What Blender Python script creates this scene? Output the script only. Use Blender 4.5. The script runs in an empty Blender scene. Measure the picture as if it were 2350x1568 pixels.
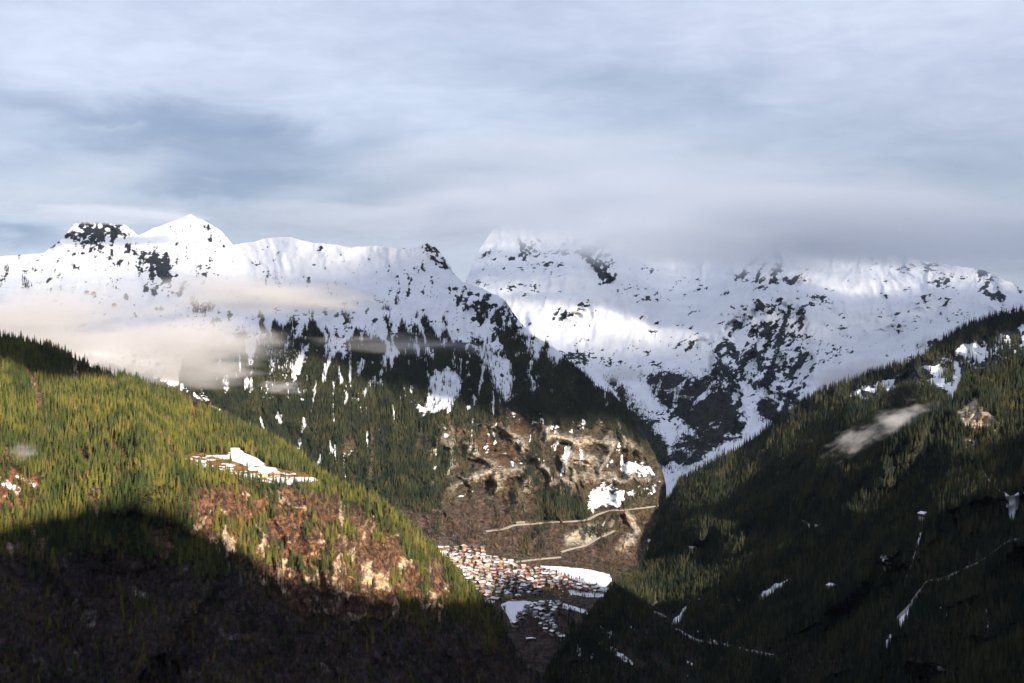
import bpy, math, random
import numpy as np
from mathutils import Vector, Matrix

random.seed(7)
rng = np.random.default_rng(11)
S = bpy.context.scene

# ------------------------------------------------------------------ camera
# measuring units: "u, v" are positions read off the photograph on a 2350 x 1568 sheet; FOC is the lens in the same units
FOC, UC, VC, CAMZ = 3228.0, 1175.0, 784.0, 1800.0
cam_d = bpy.data.cameras.new("camera")
cam = bpy.data.objects.new("camera", cam_d)
S.collection.objects.link(cam)
cam.location = (0, 0, CAMZ)
cam.rotation_euler = (math.radians(90), 0, 0)
cam_d.sensor_width = 36.0
cam_d.lens = 36.0 * FOC / 2350.0
cam_d.clip_start = 1.0
cam_d.clip_end = 60000.0
S.camera = cam

# ------------------------------------------------------------------ sun and sky
SUN_EL = math.radians(21.0)
SH = Vector((0.49, -0.872, 0)).normalized()              # horizontal direction towards the sun
sun_dir = Vector((SH.x * math.cos(SUN_EL), SH.y * math.cos(SUN_EL), math.sin(SUN_EL)))
sd = bpy.data.lights.new("sun", 'SUN')
sd.energy = 5.0
sd.angle = math.radians(0.6)
sd.color = (1.0, 0.88, 0.71)
sun = bpy.data.objects.new("sun", sd)
S.collection.objects.link(sun)
sun.rotation_euler = sun_dir.to_track_quat('Z', 'Y').to_euler()

S.render.engine = 'CYCLES'
S.view_settings.view_transform = 'Standard'
S.view_settings.look = 'None'
S.view_settings.exposure = 1.0
S.view_settings.gamma = 1.0
S.view_settings.use_curve_mapping = False
cy = S.cycles
cy.max_bounces = 6
cy.diffuse_bounces = 3
cy.glossy_bounces = 1
cy.transmission_bounces = 3
cy.volume_bounces = 5
cy.transparent_max_bounces = 12
cy.use_denoising = True
S.render.filter_size = 1.2
cy.denoising_prefilter = 'ACCURATE'
cy.volume_max_steps = 128
cy.caustics_reflective = False
cy.caustics_refractive = False
cy.sample_clamp_indirect = 4.0


class NB:
    """small helper round a node tree"""
    def __init__(s, nt):
        s.nt = nt
    def n(s, t, **kw):
        nd = s.nt.nodes.new(t)
        for k, v in kw.items():
            setattr(nd, k, v)
        return nd
    def link(s, a, b):
        s.nt.links.new(a, b)
    def inp(s, sock, v):
        if isinstance(v, bpy.types.NodeSocket):
            s.nt.links.new(v, sock)
        elif v is not None:
            sock.default_value = v
    def math(s, op, a, b=None, c=None, clamp=False):
        nd = s.n('ShaderNodeMath', operation=op, use_clamp=clamp)
        s.inp(nd.inputs[0], a)
        if b is not None: s.inp(nd.inputs[1], b)
        if c is not None: s.inp(nd.inputs[2], c)
        return nd.outputs[0]
    def vmath(s, op, a, b=None):
        nd = s.n('ShaderNodeVectorMath', operation=op)
        s.inp(nd.inputs[0], a)
        if b is not None: s.inp(nd.inputs[1], b)
        return nd.outputs[0]
    def mix(s, f, a, b, blend='MIX'):
        nd = s.n('ShaderNodeMix', data_type='RGBA', blend_type=blend)
        s.inp(nd.inputs[0], f); s.inp(nd.inputs[6], a); s.inp(nd.inputs[7], b)
        return nd.outputs[2]
    def smooth(s, x, lo, hi, a=0.0, b=1.0):
        nd = s.n('ShaderNodeMapRange', interpolation_type='SMOOTHSTEP')
        s.inp(nd.inputs[0], x); nd.inputs[1].default_value = lo; nd.inputs[2].default_value = hi
        nd.inputs[3].default_value = a; nd.inputs[4].default_value = b
        return nd.outputs[0]
    def noise(s, vec, scale, detail=4.0, rough=0.55, dist=0.0):
        nd = s.n('ShaderNodeTexNoise')
        s.inp(nd.inputs['Vector'], vec)
        nd.inputs['Scale'].default_value = scale
        nd.inputs['Detail'].default_value = detail
        nd.inputs['Roughness'].default_value = rough
        nd.inputs['Distortion'].default_value = dist
        return nd.outputs[0]
    def comb(s, x, y, z):
        nd = s.n('ShaderNodeCombineXYZ')
        s.inp(nd.inputs[0], x); s.inp(nd.inputs[1], y); s.inp(nd.inputs[2], z)
        return nd.outputs[0]


world = bpy.data.worlds.new("World")
S.world = world
world.use_nodes = True
wt = world.node_tree
wt.nodes.clear()
w = NB(wt)
w_out = w.n('ShaderNodeOutputWorld')
w_bg = w.n('ShaderNodeBackground')
w_bg.inputs[1].default_value = 0.1
nish = w.n('ShaderNodeTexSky', sky_type='NISHITA')
nish.sun_disc = False
nish.sun_elevation = SUN_EL
nish.sun_rotation = math.atan2(SH.x, SH.y)
nish.altitude = 1800
tc = w.n('ShaderNodeTexCoord')
sp = w.n('ShaderNodeSeparateXYZ'); w.link(tc.outputs['Generated'], sp.inputs[0])
az = w.math('DEGREES', w.math('ARCTAN2', sp.outputs[0], sp.outputs[1]))
el = w.math('DEGREES', w.math('ARCSINE', sp.outputs[2]))
# stratified cloud: noise stretched along the horizon
cvec = w.comb(w.math('MULTIPLY', az, 0.045), w.math('MULTIPLY', el, 0.16), 0.3)
n1 = w.noise(cvec, 1.0, 5.0, 0.5, 0.6)
cvec2 = w.comb(w.math('MULTIPLY', az, 0.16), w.math('MULTIPLY', el, 0.55), 4.1)
n2 = w.noise(cvec2, 1.0, 7.0, 0.62, 0.8)
azw = w.math('ADD', az, w.math('MULTIPLY', w.math('SUBTRACT', n2, 0.5), 6.0))
elw = w.math('ADD', el, w.math('MULTIPLY', w.math('SUBTRACT', n2, 0.5), 3.0))


def blob(a0, e0, ra, re, tilt=0.0):
    """soft-edged cloud lump about azimuth a0, elevation e0 (degrees)"""
    da = w.math('SUBTRACT', azw, a0)
    de = w.math('SUBTRACT', w.math('SUBTRACT', elw, e0), w.math('MULTIPLY', da, tilt))
    q = w.math('ADD', w.math('POWER', w.math('ABSOLUTE', w.math('DIVIDE', da, ra)), 2.0),
               w.math('POWER', w.math('ABSOLUTE', w.math('DIVIDE', de, re)), 2.0))
    return w.math('EXPONENT', w.math('MULTIPLY', q, -1.0))


def uv2ae(u, v):
    return math.degrees(math.atan2(u - UC, FOC)), math.degrees(math.atan2(VC - v, math.hypot(FOC, u - UC)))


base = w.smooth(el, 2.5, 13.0, 0.0, 1.0)
col = w.mix(base, (0.44, 0.49, 0.60, 1), (0.58, 0.64, 0.82, 1))
col = w.mix(w.smooth(n1, 0.38, 0.66), col, (0.66, 0.73, 0.89, 1))
for (u, v, ru, rv, tilt, colr, amt) in (
        (420, 310, 430, 62, -0.10, (0.25, 0.33, 0.49, 1), 0.95),
        (620, 420, 400, 40, -0.02, (0.24, 0.315, 0.47, 1), 0.95),
        (860, 448, 150, 24, 0.06, (0.25, 0.32, 0.47, 1), 0.9),
        (20, 540, 130, 36, 0.0, (0.25, 0.33, 0.49, 1), 0.9),
        (1500, 230, 460, 90, -0.14, (0.40, 0.48, 0.63, 1), 0.75),
        (2150, 400, 420, 70, 0.0, (0.36, 0.43, 0.56, 1), 0.75),
        (190, 110, 330, 75, 0.0, (0.72, 0.80, 0.96, 1), 0.85),
        (900, 215, 330, 50, -0.18, (0.66, 0.74, 0.90, 1), 0.7),
        (2000, 20, 420, 60, 0.0, (0.72, 0.79, 0.94, 1), 0.8),
        (210, 395, 150, 36, 0.2, (0.60, 0.66, 0.78, 1), 0.8),
        (70, 290, 90, 16, 0.0, (0.55, 0.63, 0.78, 1), 0.7),
        (700, 470, 150, 34, 0.28, (0.52, 0.58, 0.69, 1), 0.75),
        (250, 480, 330, 22, 0.0, (0.54, 0.60, 0.71, 1), 0.8),
        (1000, 500, 360, 80, 0.05, (0.43, 0.485, 0.59, 1), 0.75),
        (620, 530, 260, 34, 0.0, (0.43, 0.48, 0.58, 1), 0.7),
        (1950, 520, 560, 75, -0.03, (0.33, 0.38, 0.46, 1), 0.85),
        (1250, 400, 420, 60, 0.0, (0.47, 0.54, 0.65, 1), 0.6),
        (120, 430, 120, 18, 0.1, (0.62, 0.67, 0.76, 1), 0.8),
        (300, 395, 60, 22, 0.5, (0.55, 0.61, 0.72, 1), 0.7),
        (240, 292, 60, 9, -0.1, (0.50, 0.57, 0.71, 1), 0.7)):
    a0, e0 = uv2ae(u, v)
    k = math.degrees(1 / FOC)
    m_ = w.math('MULTIPLY', blob(a0, e0, ru * k * 1.1, rv * k * 1.2, tilt), amt, clamp=True)
    col = w.mix(m_, col, colr)
n3 = w.noise(w.comb(w.math('MULTIPLY', az, 0.35), w.math('MULTIPLY', el, 1.1), 9.0), 1.0, 6.0, 0.6, 0.4)
col = w.mix(0.5, col, w.mix(1.0, col, w.mix(n3, (0.55, 0.59, 0.66, 1), (1.42, 1.40, 1.36, 1)), 'MULTIPLY'))
col10 = w.mix(1.0, col, (5.05, 5.0, 5.0, 1), 'MULTIPLY')
col10.node.clamp_result = False
final = w.mix(0.93, nish.outputs[0], col10)
w.link(final, w_bg.inputs[0])
w.link(w_bg.outputs[0], w_out.inputs[0])


# ------------------------------------------------------------------ object helpers
def link(o):
    S.collection.objects.link(o)
    return o


def tag(o, label=None, cat=None, group=None, kind=None):
    if label: o['label'] = label
    if cat: o['category'] = cat
    if group: o['group'] = group
    if kind: o['kind'] = kind
    return o


def mesh_np(name, verts, faces, mats=(), smooth=True, midx=None):
    me = bpy.data.meshes.new(name)
    verts = np.asarray(verts, np.float32); faces = np.asarray(faces, np.int32)
    me.vertices.add(len(verts)); me.vertices.foreach_set('co', verts.ravel())
    k = faces.shape[1]
    me.loops.add(faces.size); me.loops.foreach_set('vertex_index', faces.ravel())
    me.polygons.add(len(faces))
    me.polygons.foreach_set('loop_start', np.arange(0, faces.size, k, dtype=np.int32))
    me.polygons.foreach_set('loop_total', np.full(len(faces), k, np.int32))
    if midx is not None: me.polygons.foreach_set('material_index', np.asarray(midx, np.int32))
    for m in mats: me.materials.append(m)
    me.update(calc_edges=True)
    me.polygons.foreach_set('use_smooth', np.full(len(faces), smooth, bool))
    me.validate()
    return me


class Geo:
    """collects small polygons into one mesh"""
    def __init__(s):
        s.v = []; s.f = []; s.m = []
    def poly(s, pts, m=0):
        i = len(s.v); s.v += [tuple(p) for p in pts]; s.f.append(tuple(range(i, i + len(pts)))); s.m.append(m)
    def box(s, x0, y0, z0, x1, y1, z1, m=0):
        i = len(s.v)
        s.v += [(x0, y0, z0), (x1, y0, z0), (x1, y1, z0), (x0, y1, z0), (x0, y0, z1), (x1, y0, z1), (x1, y1, z1), (x0, y1, z1)]
        for f in ((3, 2, 1, 0), (4, 5, 6, 7), (0, 1, 5, 4), (1, 2, 6, 5), (2, 3, 7, 6), (3, 0, 4, 7)):
            s.f.append(tuple(i + q for q in f)); s.m.append(m)
    def tube(s, p0, p1, r0, r1, n=5, m=0):
        p0, p1 = Vector(p0), Vector(p1)
        d = (p1 - p0).normalized()
        a = d.orthogonal().normalized(); b = d.cross(a)
        i = len(s.v)
        for p, r in ((p0, r0), (p1, r1)):
            for k in range(n):
                t = 2 * math.pi * k / n
                s.v.append(tuple(p + a * (r * math.cos(t)) + b * (r * math.sin(t))))
        for k in range(n):
            s.f.append((i + k, i + (k + 1) % n, i + n + (k + 1) % n, i + n + k)); s.m.append(m)
        s.f.append(tuple(i + n + k for k in range(n))); s.m.append(m)
    def mesh(s, name, mats):
        me = bpy.data.meshes.new(name)
        me.from_pydata(s.v, [], s.f)
        for q in mats: me.materials.append(q)
        me.polygons.foreach_set('material_index', s.m)
        me.update()
        return me


# ------------------------------------------------------------------ numeric helpers
_perm = np.random.default_rng(3).permutation(512).astype(np.int64)
_ang = np.random.default_rng(4).uniform(0, 2 * math.pi, 512)
_gx, _gy = np.cos(_ang), np.sin(_ang)


def perlin(x, y, seed=0):
    xi = np.floor(x).astype(np.int64); yi = np.floor(y).astype(np.int64)
    xf = x - xi; yf = y - yi
    def g(ix, iy, fx, fy):
        h = _perm[(_perm[(ix + seed * 37) & 511] + iy) & 511]
        return _gx[h] * fx + _gy[h] * fy
    su = xf * xf * xf * (xf * (xf * 6 - 15) + 10); sv = yf * yf * yf * (yf * (yf * 6 - 15) + 10)
    a = g(xi, yi, xf, yf); b = g(xi + 1, yi, xf - 1, yf)
    c = g(xi, yi + 1, xf, yf - 1); d = g(xi + 1, yi + 1, xf - 1, yf - 1)
    return 1.5 * ((a * (1 - su) + b * su) * (1 - sv) + (c * (1 - su) + d * su) * sv)


def fbm(x, y, octv=5, seed=0, rough=0.5, lac=2.03):
    t = 0; am = 1; s_ = 0
    for i in range(octv):
        t = t + am * perlin(x, y, seed + i); s_ += am
        x = x * lac + 13.7; y = y * lac - 7.1; am *= rough
    return t / s_


def ridged(x, y, octv=5, seed=0, rough=0.5):
    t = 0; am = 1; s_ = 0; pr = 1
    for i in range(octv):
        r = 1 - np.abs(perlin(x, y, seed + i)) * 1.6
        r = np.clip(r, 0, 1) ** 1.5
        t = t + am * r * pr; s_ += am; pr = 0.4 + 0.6 * r
        x = x * 2.07 + 3.3; y = y * 2.07 + 9.1; am *= rough
    return t / s_ * 2 - 1


def sm(x, a, b):
    t = np.clip((x - a) / (b - a), 0, 1)
    return t * t * (3 - 2 * t)


def polyd(u, v, poly):
    """signed distance to a polygon, positive inside"""
    p = np.asarray(poly, float); n = len(p)
    ins = np.zeros(u.shape, bool); d2 = np.full(u.shape, 1e18)
    for i in range(n):
        x0, y0 = p[i]; x1, y1 = p[(i + 1) % n]
        ex, ey = x1 - x0, y1 - y0
        t = np.clip(((u - x0) * ex + (v - y0) * ey) / (ex * ex + ey * ey + 1e-9), 0, 1)
        d2 = np.minimum(d2, (u - x0 - t * ex) ** 2 + (v - y0 - t * ey) ** 2)
        c = (y0 > v) != (y1 > v)
        xx = x0 + (v - y0) * ex / (ey if abs(ey) > 1e-9 else 1e-9)
        ins ^= c & (u < xx)
    return np.where(ins, 1, -1) * np.sqrt(d2)


def pm(u, v, poly, soft=8.0):
    """soft polygon mask 0..1"""
    p = np.asarray(poly, float)
    out = np.zeros(u.shape)
    bx = (u > p[:, 0].min() - soft * 2) & (u < p[:, 0].max() + soft * 2) & (v > p[:, 1].min() - soft * 2) & (v < p[:, 1].max() + soft * 2)
    if bx.any():
        out[bx] = sm(polyd(u[bx], v[bx], poly), -soft, soft)
    return out


def lined(u, v, pts):
    d2 = np.full(u.shape, 1e18)
    for (x0, y0), (x1, y1) in zip(pts[:-1], pts[1:]):
        ex, ey = x1 - x0, y1 - y0
        t = np.clip(((u - x0) * ex + (v - y0) * ey) / (ex * ex + ey * ey + 1e-9), 0, 1)
        d2 = np.minimum(d2, (u - x0 - t * ex) ** 2 + (v - y0 - t * ey) ** 2)
    return np.sqrt(d2)


def tps(ctrl):
    """thin-plate surface through (u, v, value) points"""
    c = np.asarray(ctrl, float); P = c[:, :2] / 500.0; n = len(P)
    def U(r2): return np.where(r2 > 1e-12, r2 * np.log(r2 + 1e-12), 0)
    K = U(((P[:, None] - P[None]) ** 2).sum(-1)) + np.eye(n) * 0.002
    A = np.zeros((n + 3, n + 3)); A[:n, :n] = K
    A[:n, n] = 1; A[:n, n + 1:] = P; A[n, :n] = 1; A[n + 1:, :n] = P.T
    b = np.zeros(n + 3); b[:n] = np.log(c[:, 2])
    wgt = np.linalg.solve(A, b)
    def f(u, v):
        x = u / 500.0; y = v / 500.0
        r = wgt[n] + wgt[n + 1] * x + wgt[n + 2] * y
        for i in range(n):
            r = r + wgt[i] * U((x - P[i, 0]) ** 2 + (y - P[i, 1]) ** 2)
        return np.exp(r)
    return f


def W3(u, v, Y):
    return np.stack([(u - UC) / FOC * Y, Y, CAMZ - (v - VC) / FOC * Y], -1)


class Layer:
    """one stretch of terrain: a sheet from its foot to its crest and over the crest to its far side"""
    def __init__(s, u0, u1, nu, nr, crest, foot, depth, jag=2.0, seed=0, crag=None):
        s.u0, s.u1, s.nu, s.nr = u0, u1, nu, nr
        s.uu = np.linspace(u0, u1, nu)
        cu, cv = zip(*crest)
        s.crest = np.interp(s.uu, cu, cv) + jag * fbm(s.uu / 22.0, s.uu * 0 + seed, 4, seed, 0.6)
        s.crest = s.crest + crag(s.uu) if crag is not None else s.crest
        fu, fv = zip(*foot)
        s.foot = np.interp(s.uu, fu, fv)
        t = np.linspace(0, 1, nr)
        s.V = s.foot[None] + (s.crest - s.foot)[None] * t[:, None]
        s.U = np.repeat(s.uu[None], nr, 0)
        s.Y = tps(depth)(s.U, s.V)
    def finish(s):
        s.P = W3(s.U, s.V, s.Y)
        du = np.gradient(s.P, axis=1); dv = np.gradient(s.P, axis=0)
        nrm = np.cross(du, dv)
        s.area = np.linalg.norm(nrm, axis=-1)
        s.N = nrm / (s.area[..., None] + 1e-9)
        s.N *= np.sign((s.N * -s.P).sum(-1) + 0 * s.area)[..., None] * 0 + 1
        sg = np.sign(s.N[..., 2]); s.N = s.N * np.where(sg == 0, 1, sg)[..., None]
    def grid(s, u, v):
        c = (np.asarray(u, float) - s.u0) / (s.u1 - s.u0) * (s.nu - 1)
        c = np.clip(c, 0, s.nu - 1.001)
        fo = np.interp(u, s.uu, s.foot); cr = np.interp(u, s.uu, s.crest)
        r = np.clip((v - fo) / (cr - fo), 0, 0.9999) * (s.nr - 1)
        return r, c
    def at_rc(s, A, r, c):
        r0 = np.floor(r).astype(int); c0 = np.floor(c).astype(int)
        r0 = np.clip(r0, 0, s.nr - 2); c0 = np.clip(c0, 0, s.nu - 2)
        fr = (r - r0); fc = (c - c0)
        if A.ndim == 3: fr = fr[..., None]; fc = fc[..., None]
        return (A[r0, c0] * (1 - fr) * (1 - fc) + A[r0, c0 + 1] * (1 - fr) * fc + A[r0 + 1, c0] * fr * (1 - fc) + A[r0 + 1, c0 + 1] * fr * fc)
    def at(s, u, v, A=None):
        r, c = s.grid(u, v)
        return s.at_rc(s.P if A is None else A, np.asarray(r), np.asarray(c))
    def build(s, name, mat, color, snow, rough=None, back=26, bstep=45.0, bslope=0.62):
        P = s.P
        top = P[-1]
        rows = [P.reshape(-1, 3)]
        for k in range(1, back + 1):
            d = k ** 1.35 * bstep
            q = top.copy()
            dirv = top[:, :2] / np.linalg.norm(top[:, :2], axis=1)[:, None]
            q[:, :2] += dirv * d
            q[:, 2] -= d * bslope * (0.55 + 0.45 * min(1, k / 4)) + 20 * fbm(s.uu / 60.0, s.uu * 0 + k * 0.4, 3, 5) * min(1, k / 3)
            q[:, 2] = np.maximum(q[:, 2], 700)
            rows.append(q)
        V = np.concatenate(rows)
        R = s.nr + back
        idx = np.arange(R * s.nu).reshape(R, s.nu)
        F = np.stack([idx[:-1, :-1], idx[:-1, 1:], idx[1:, 1:], idx[1:, :-1]], -1).reshape(-1, 4)
        me = mesh_np(name, V, F, [mat])
        c4 = np.ones((R * s.nu, 4), np.float32)
        c4[:s.nr * s.nu, :3] = color.reshape(-1, 3)
        c4[s.nr * s.nu:, :3] = np.tile(color[-1], (back, 1))
        sn = np.concatenate([snow.ravel(), np.tile(snow[-1], back)]).astype(np.float32)
        a = me.color_attributes.new('ground', 'FLOAT_COLOR', 'POINT'); a.data.foreach_set('color', c4.ravel())
        b = me.attributes.new('snow', 'FLOAT', 'POINT'); b.data.foreach_set('value', sn)
        o = link(bpy.data.objects.new(name, me))
        tag(o, kind='structure')
        return o


# ------------------------------------------------------------------ materials
def mat_new(name):
    m = bpy.data.materials.new(name); m.use_nodes = True
    m.node_tree.nodes.clear()
    return m, NB(m.node_tree)


def princ(nb, colr, rough=0.85, normal=None, spec=0.2):
    p = nb.n('ShaderNodeBsdfPrincipled'); o = nb.n('ShaderNodeOutputMaterial')
    nb.inp(p.inputs['Base Color'], colr); nb.inp(p.inputs['Roughness'], rough)
    p.inputs['Specular IOR Level'].default_value = spec
    if normal is not None: nb.link(normal, p.inputs['Normal'])
    nb.link(p.outputs[0], o.inputs[0])
    return p


def terrain_mat(name, scale, snow_amp, bump_d, snowcol=(0.82, 0.84, 0.88, 1), zs=2.2):
    """ground colour + snow lying where the 'snow' value, roughened by noise, is above zero"""
    m, nb = mat_new(name)
    g = nb.n('ShaderNodeAttribute', attribute_name='ground')
    sn = nb.n('ShaderNodeAttribute', attribute_name='snow')
    geo = nb.n('ShaderNodeNewGeometry')
    pos = geo.outputs['Position']
    vec = nb.vmath('MULTIPLY', pos, (1.0, 0.6, zs))
    na = nb.noise(vec, scale, 6.0, 0.66, 0.5)
    nbv = nb.noise(pos, scale * 0.22, 5.0, 0.6, 0.3)
    t = nb.math('ADD', sn.outputs['Fac'], nb.math('MULTIPLY', nb.math('SUBTRACT', na, 0.5), snow_amp))
    mask = nb.smooth(t, -0.035, 0.045)
    var = nb.mix(nb.smooth(na, 0.3, 0.7), (0.5, 0.5, 0.54, 1), (1.5, 1.47, 1.42, 1))
    gc = nb.mix(1.0, g.outputs['Color'], var, 'MULTIPLY'); gc.node.clamp_result = False
    gc = nb.mix(nb.smooth(nbv, 0.42, 0.68, 0.0, 0.35), gc, nb.mix(1.0, gc, (1.25, 0.95, 0.72, 1), 'MULTIPLY'))
    scol = nb.mix(nb.smooth(nbv, 0.3, 0.75), snowcol, (snowcol[0] * 0.88, snowcol[1] * 0.885, snowcol[2] * 0.9, 1))
    vo = nb.n('ShaderNodeTexVoronoi', feature='DISTANCE_TO_EDGE'); vo.inputs['Scale'].default_value = scale * 1.3
    nb.link(nb.vmath('ADD', nb.vmath('MULTIPLY', pos, (1.0, 1.0, 0.55)), nb.comb(nb.math('MULTIPLY', nbv, 60.0), nb.math('MULTIPLY', na, 30.0), 0.0)), vo.inputs['Vector'])
    gc = nb.mix(1.0, gc, nb.mix(nb.smooth(vo.outputs['Distance'], 0.0, 0.12), (0.42, 0.42, 0.45, 1), (1.12, 1.12, 1.12, 1)), 'MULTIPLY'); gc.node.clamp_result = False
    colr = nb.mix(mask, gc, scol)
    bmp = nb.n('ShaderNodeBump'); bmp.inputs['Distance'].default_value = bump_d
    bs = nb.mix(mask, (1, 1, 1, 1), (0.22, 0.22, 0.22, 1))
    nb.link(bs, bmp.inputs['Strength'])
    nb.link(nb.math('ADD', na, nb.math('MULTIPLY', mask, 0.08)), bmp.inputs['Height'])
    princ(nb, colr, 0.9, bmp.outputs[0], 0.1)
    return m


M_far = terrain_mat("terrain_far", 0.030, 1.0, 30.0)
M_mid = terrain_mat("terrain_mid", 0.050, 1.0, 14.0)
M_near = terrain_mat("terrain_near", 0.055, 1.0, 8.0)

# ------------------------------------------------------------------ terrain: valley and middle mountain
def fl(L):
    """metre coordinates lying on the picture-facing side of a layer, for noise"""
    k = float(np.mean(L.Y)) / FOC
    return L.U * k, L.V * k


crestB = [(-300, 560), (-100, 590), (0, 588), (100, 581), (140, 550), (165, 520), (178, 512), (196, 505), (214, 511), (236, 506), (262, 515), (285, 514), (303, 528), (318, 541), (350, 524),
          (385, 512), (418, 499), (437, 491), (452, 499), (474, 509), (508, 530), (535, 562), (575, 556), (610, 547), (660, 544), (684, 549), (720, 558),
          (770, 561), (800, 568), (860, 564), (915, 570), (950, 571), (968, 563), (985, 554), (1003, 570), (1022, 595), (1040, 626),
          (1062, 648), (1090, 655), (1130, 672), (1160, 690), (1190, 735), (1215, 765), (1250, 785), (1285, 808), (1310, 835), (1340, 856),
          (1375, 892), (1410, 905), (1440, 935), (1480, 1000), (1502, 1045), (1522, 1085), (1530, 1120), (1518, 1150), (1514, 1200), (1500, 1240), (1560, 1290), (1700, 1330)]
footB = [(-300, 1080), (300, 1080), (600, 1180), (850, 1350), (950, 1640), (1700, 1640)]
depthB = [(-300, 600, 6500), (0, 588, 6500), (0, 700, 5500), (0, 850, 4700), (180, 515, 6900), (300, 640, 6050), (430, 497, 7300), (400, 660, 5750), (540, 600, 6700),
          (680, 546, 6400), (800, 640, 5900), (985, 558, 5950), (1040, 640, 5650), (1060, 700, 5400), (600, 750, 5350), (900, 760, 5250), (1200, 750, 5250), (1340, 856, 4980), (1150, 850, 4960),
          (600, 900, 4850), (850, 950, 4700), (560, 980, 4600), (400, 900, 4650), (1100, 960, 4660), (1300, 980, 4680), (1440, 960, 4850), (700, 1060, 4450), (1000, 1080, 4380),
          (1200, 1100, 4350), (1400, 1080, 4450), (1500, 1060, 4650), (1528, 1120, 4500), (1350, 1180, 4210), (1150, 1200, 4130), (980, 1200, 4060), (1440, 1190, 4200), (1490, 1250, 4150), (1420, 1240, 4060),
          (1050, 1262, 3960), (1250, 1285, 3930), (1400, 1300, 3920), (1050, 1330, 3680), (1200, 1340, 3680), (1390, 1350, 3640), (1150, 1380, 3510), (1280, 1390, 3490),
          (1180, 1430, 3370), (1300, 1450, 3290), (1450, 1430, 3330), (1200, 1568, 3070), (1350, 1568, 3060), (1500, 1568, 3000), (1600, 1330, 3900), (300, 1080, 4100), (0, 1080, 4000), (850, 1350, 3700)]
B = Layer(-300, 1700, 760, 400, crestB, footB, depthB, 2.6, 1,
          lambda u: 9 * fbm(u / 16, u * 0 + 3.3, 4, 17, 0.65) * (sm(u, 140, 165) * sm(u, 318, 295) + sm(u, 960, 975) * sm(u, 1060, 1030) + .6 * sm(u, 1050, 1100) * sm(u, 1250, 1200)) + 11 * fbm(u / 34, u * 0 + 8.3, 4, 18, 0.65) * sm(u, 1380, 1420) * sm(u, 1520, 1500))
x, y = fl(B)
wx = fbm(x / 260, y / 260, 4, 21) * 90; wy = fbm(x / 260, y / 260, 4, 31) * 60
hi = sm(B.V, 1010, 760)                                   # upper alpine ground
slopeS = 1 - sm(B.V, 1225, 1285) * sm(B.U, 900, 1000)     # flat valley floor
gul = ridged((x + wx * 2.2) / 330, (y + wy * 2.2) / 560, 5, 41)       # gullies running down
rk = ridged((x + wx) / 120, (y + wy) / 120, 6, 51)
wq = fbm(x / 38, y / 60, 4, 56, 0.6) * 30; wq2 = fbm(x / 38, y / 60, 4, 57, 0.6) * 24
rockB = np.zeros_like(x)
for poly, a_ in (([(100, 580), (150, 530), (190, 508), (290, 512), (308, 545), (240, 560), (200, 580), (160, 560), (110, 585)], 1.0),
                 ([(296, 605), (345, 560), (385, 570), (408, 610), (408, 642), (370, 648), (325, 630)], 1.0),
                 ([(330, 640), (390, 625), (440, 655), (400, 690), (350, 690)], 0.7),
                 ([(170, 590), (300, 550), (350, 575), (260, 630)], 0.62),
                 ([(90, 560), (300, 500), (520, 520), (540, 600), (450, 700), (200, 690), (60, 640)], 0.30),
                 ([(400, 500), (437, 488), (500, 520), (480, 545), (430, 520)], 0.5),
                 ([(120, 600), (170, 590), (230, 610), (180, 625)], 0.6),
                 ([(968, 565), (985, 556), (1005, 575), (1036, 628), (1010, 615), (985, 592)], 0.9),
                 ([(1035, 668), (1090, 668), (1130, 690), (1160, 735), (1130, 740), (1080, 745), (1040, 700)], 0.75),
                 ([(1100, 672), (1150, 685), (1200, 752), (1180, 760), (1120, 735)], 0.9),
                 ([(480, 545), (500, 520), (530, 552), (515, 565)], 0.6),
                 ([(235, 840), (300, 850), (400, 885), (470, 930), (565, 975), (500, 985), (430, 955), (380, 915), (300, 880)], 0.75)):
    rockB = np.maximum(rockB, a_ * pm(B.U + wx * 0.22 + wq, B.V + wy * 0.2 + wq2, poly, 13))
cliffB = pm(B.U + wx * .2, B.V + wy * .2, [(990, 1000), (1100, 960), (1250, 975), (1400, 965), (1470, 1040), (1500, 1090), (1430, 1115), (1340, 1105), (1300, 1130), (1230, 1140), (1100, 1140), (990, 1100)], 30)
knoll = pm(B.U, B.V, [(1400, 1205), (1438, 1172), (1470, 1185), (1500, 1245), (1495, 1285), (1440, 1265), (1390, 1255)], 10)
cliffC = pm(B.U + wx * .1, B.V, [(1295, 1230), (1340, 1205), (1372, 1200), (1368, 1235), (1340, 1252), (1300, 1250)], 6)
amp = (34 - 8 * hi) * slopeS
spkB = sm(fbm(x / 13, y / 9, 3, 43, 0.62) + 0.8 * fbm(x / 150, y / 70, 4, 44), 0.30, 0.5)
B.Y = B.Y + slopeS * (-gul * amp * 1.6 - ridged((x + wx) / 95, (y + wy) / 260, 4, 46) * 26 + fbm(x / 160, y / 160, 4, 47) * 58 + fbm(x / 700, y / 700, 3, 61) * 120 - rk * (10 + 60 * rockB + 60 * cliffB + 30 * knoll + 24 * cliffC)) \
      + (1 - slopeS) * fbm(x / 120, y / 60, 3, 62) * 12
# the crest line keeps its place
B.finish()
steep = 1 - np.abs(B.N[..., 2])
nF = 0.75 * fbm((x + y * .25 + wx * .3) / 20, (y - x * .2) / 52, 4, 75, 0.7) + 0.4 * fbm((x - y * .5) / 34, (y + x * .4) / 13, 4, 77, 0.7)
wf = fbm(x / 50, y / 50, 4, 76) * 16
nA = fbm((x + wx) / 60, (y + wy) / 26, 5, 71, 0.6)
nB = fbm(x / 300, y / 300, 4, 81)
nS = fbm(x / 9, y / 20, 3, 85, 0.6)
streak = ridged((x + wx * .6) / 90, (y + wy) / 420, 4, 91)
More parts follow.
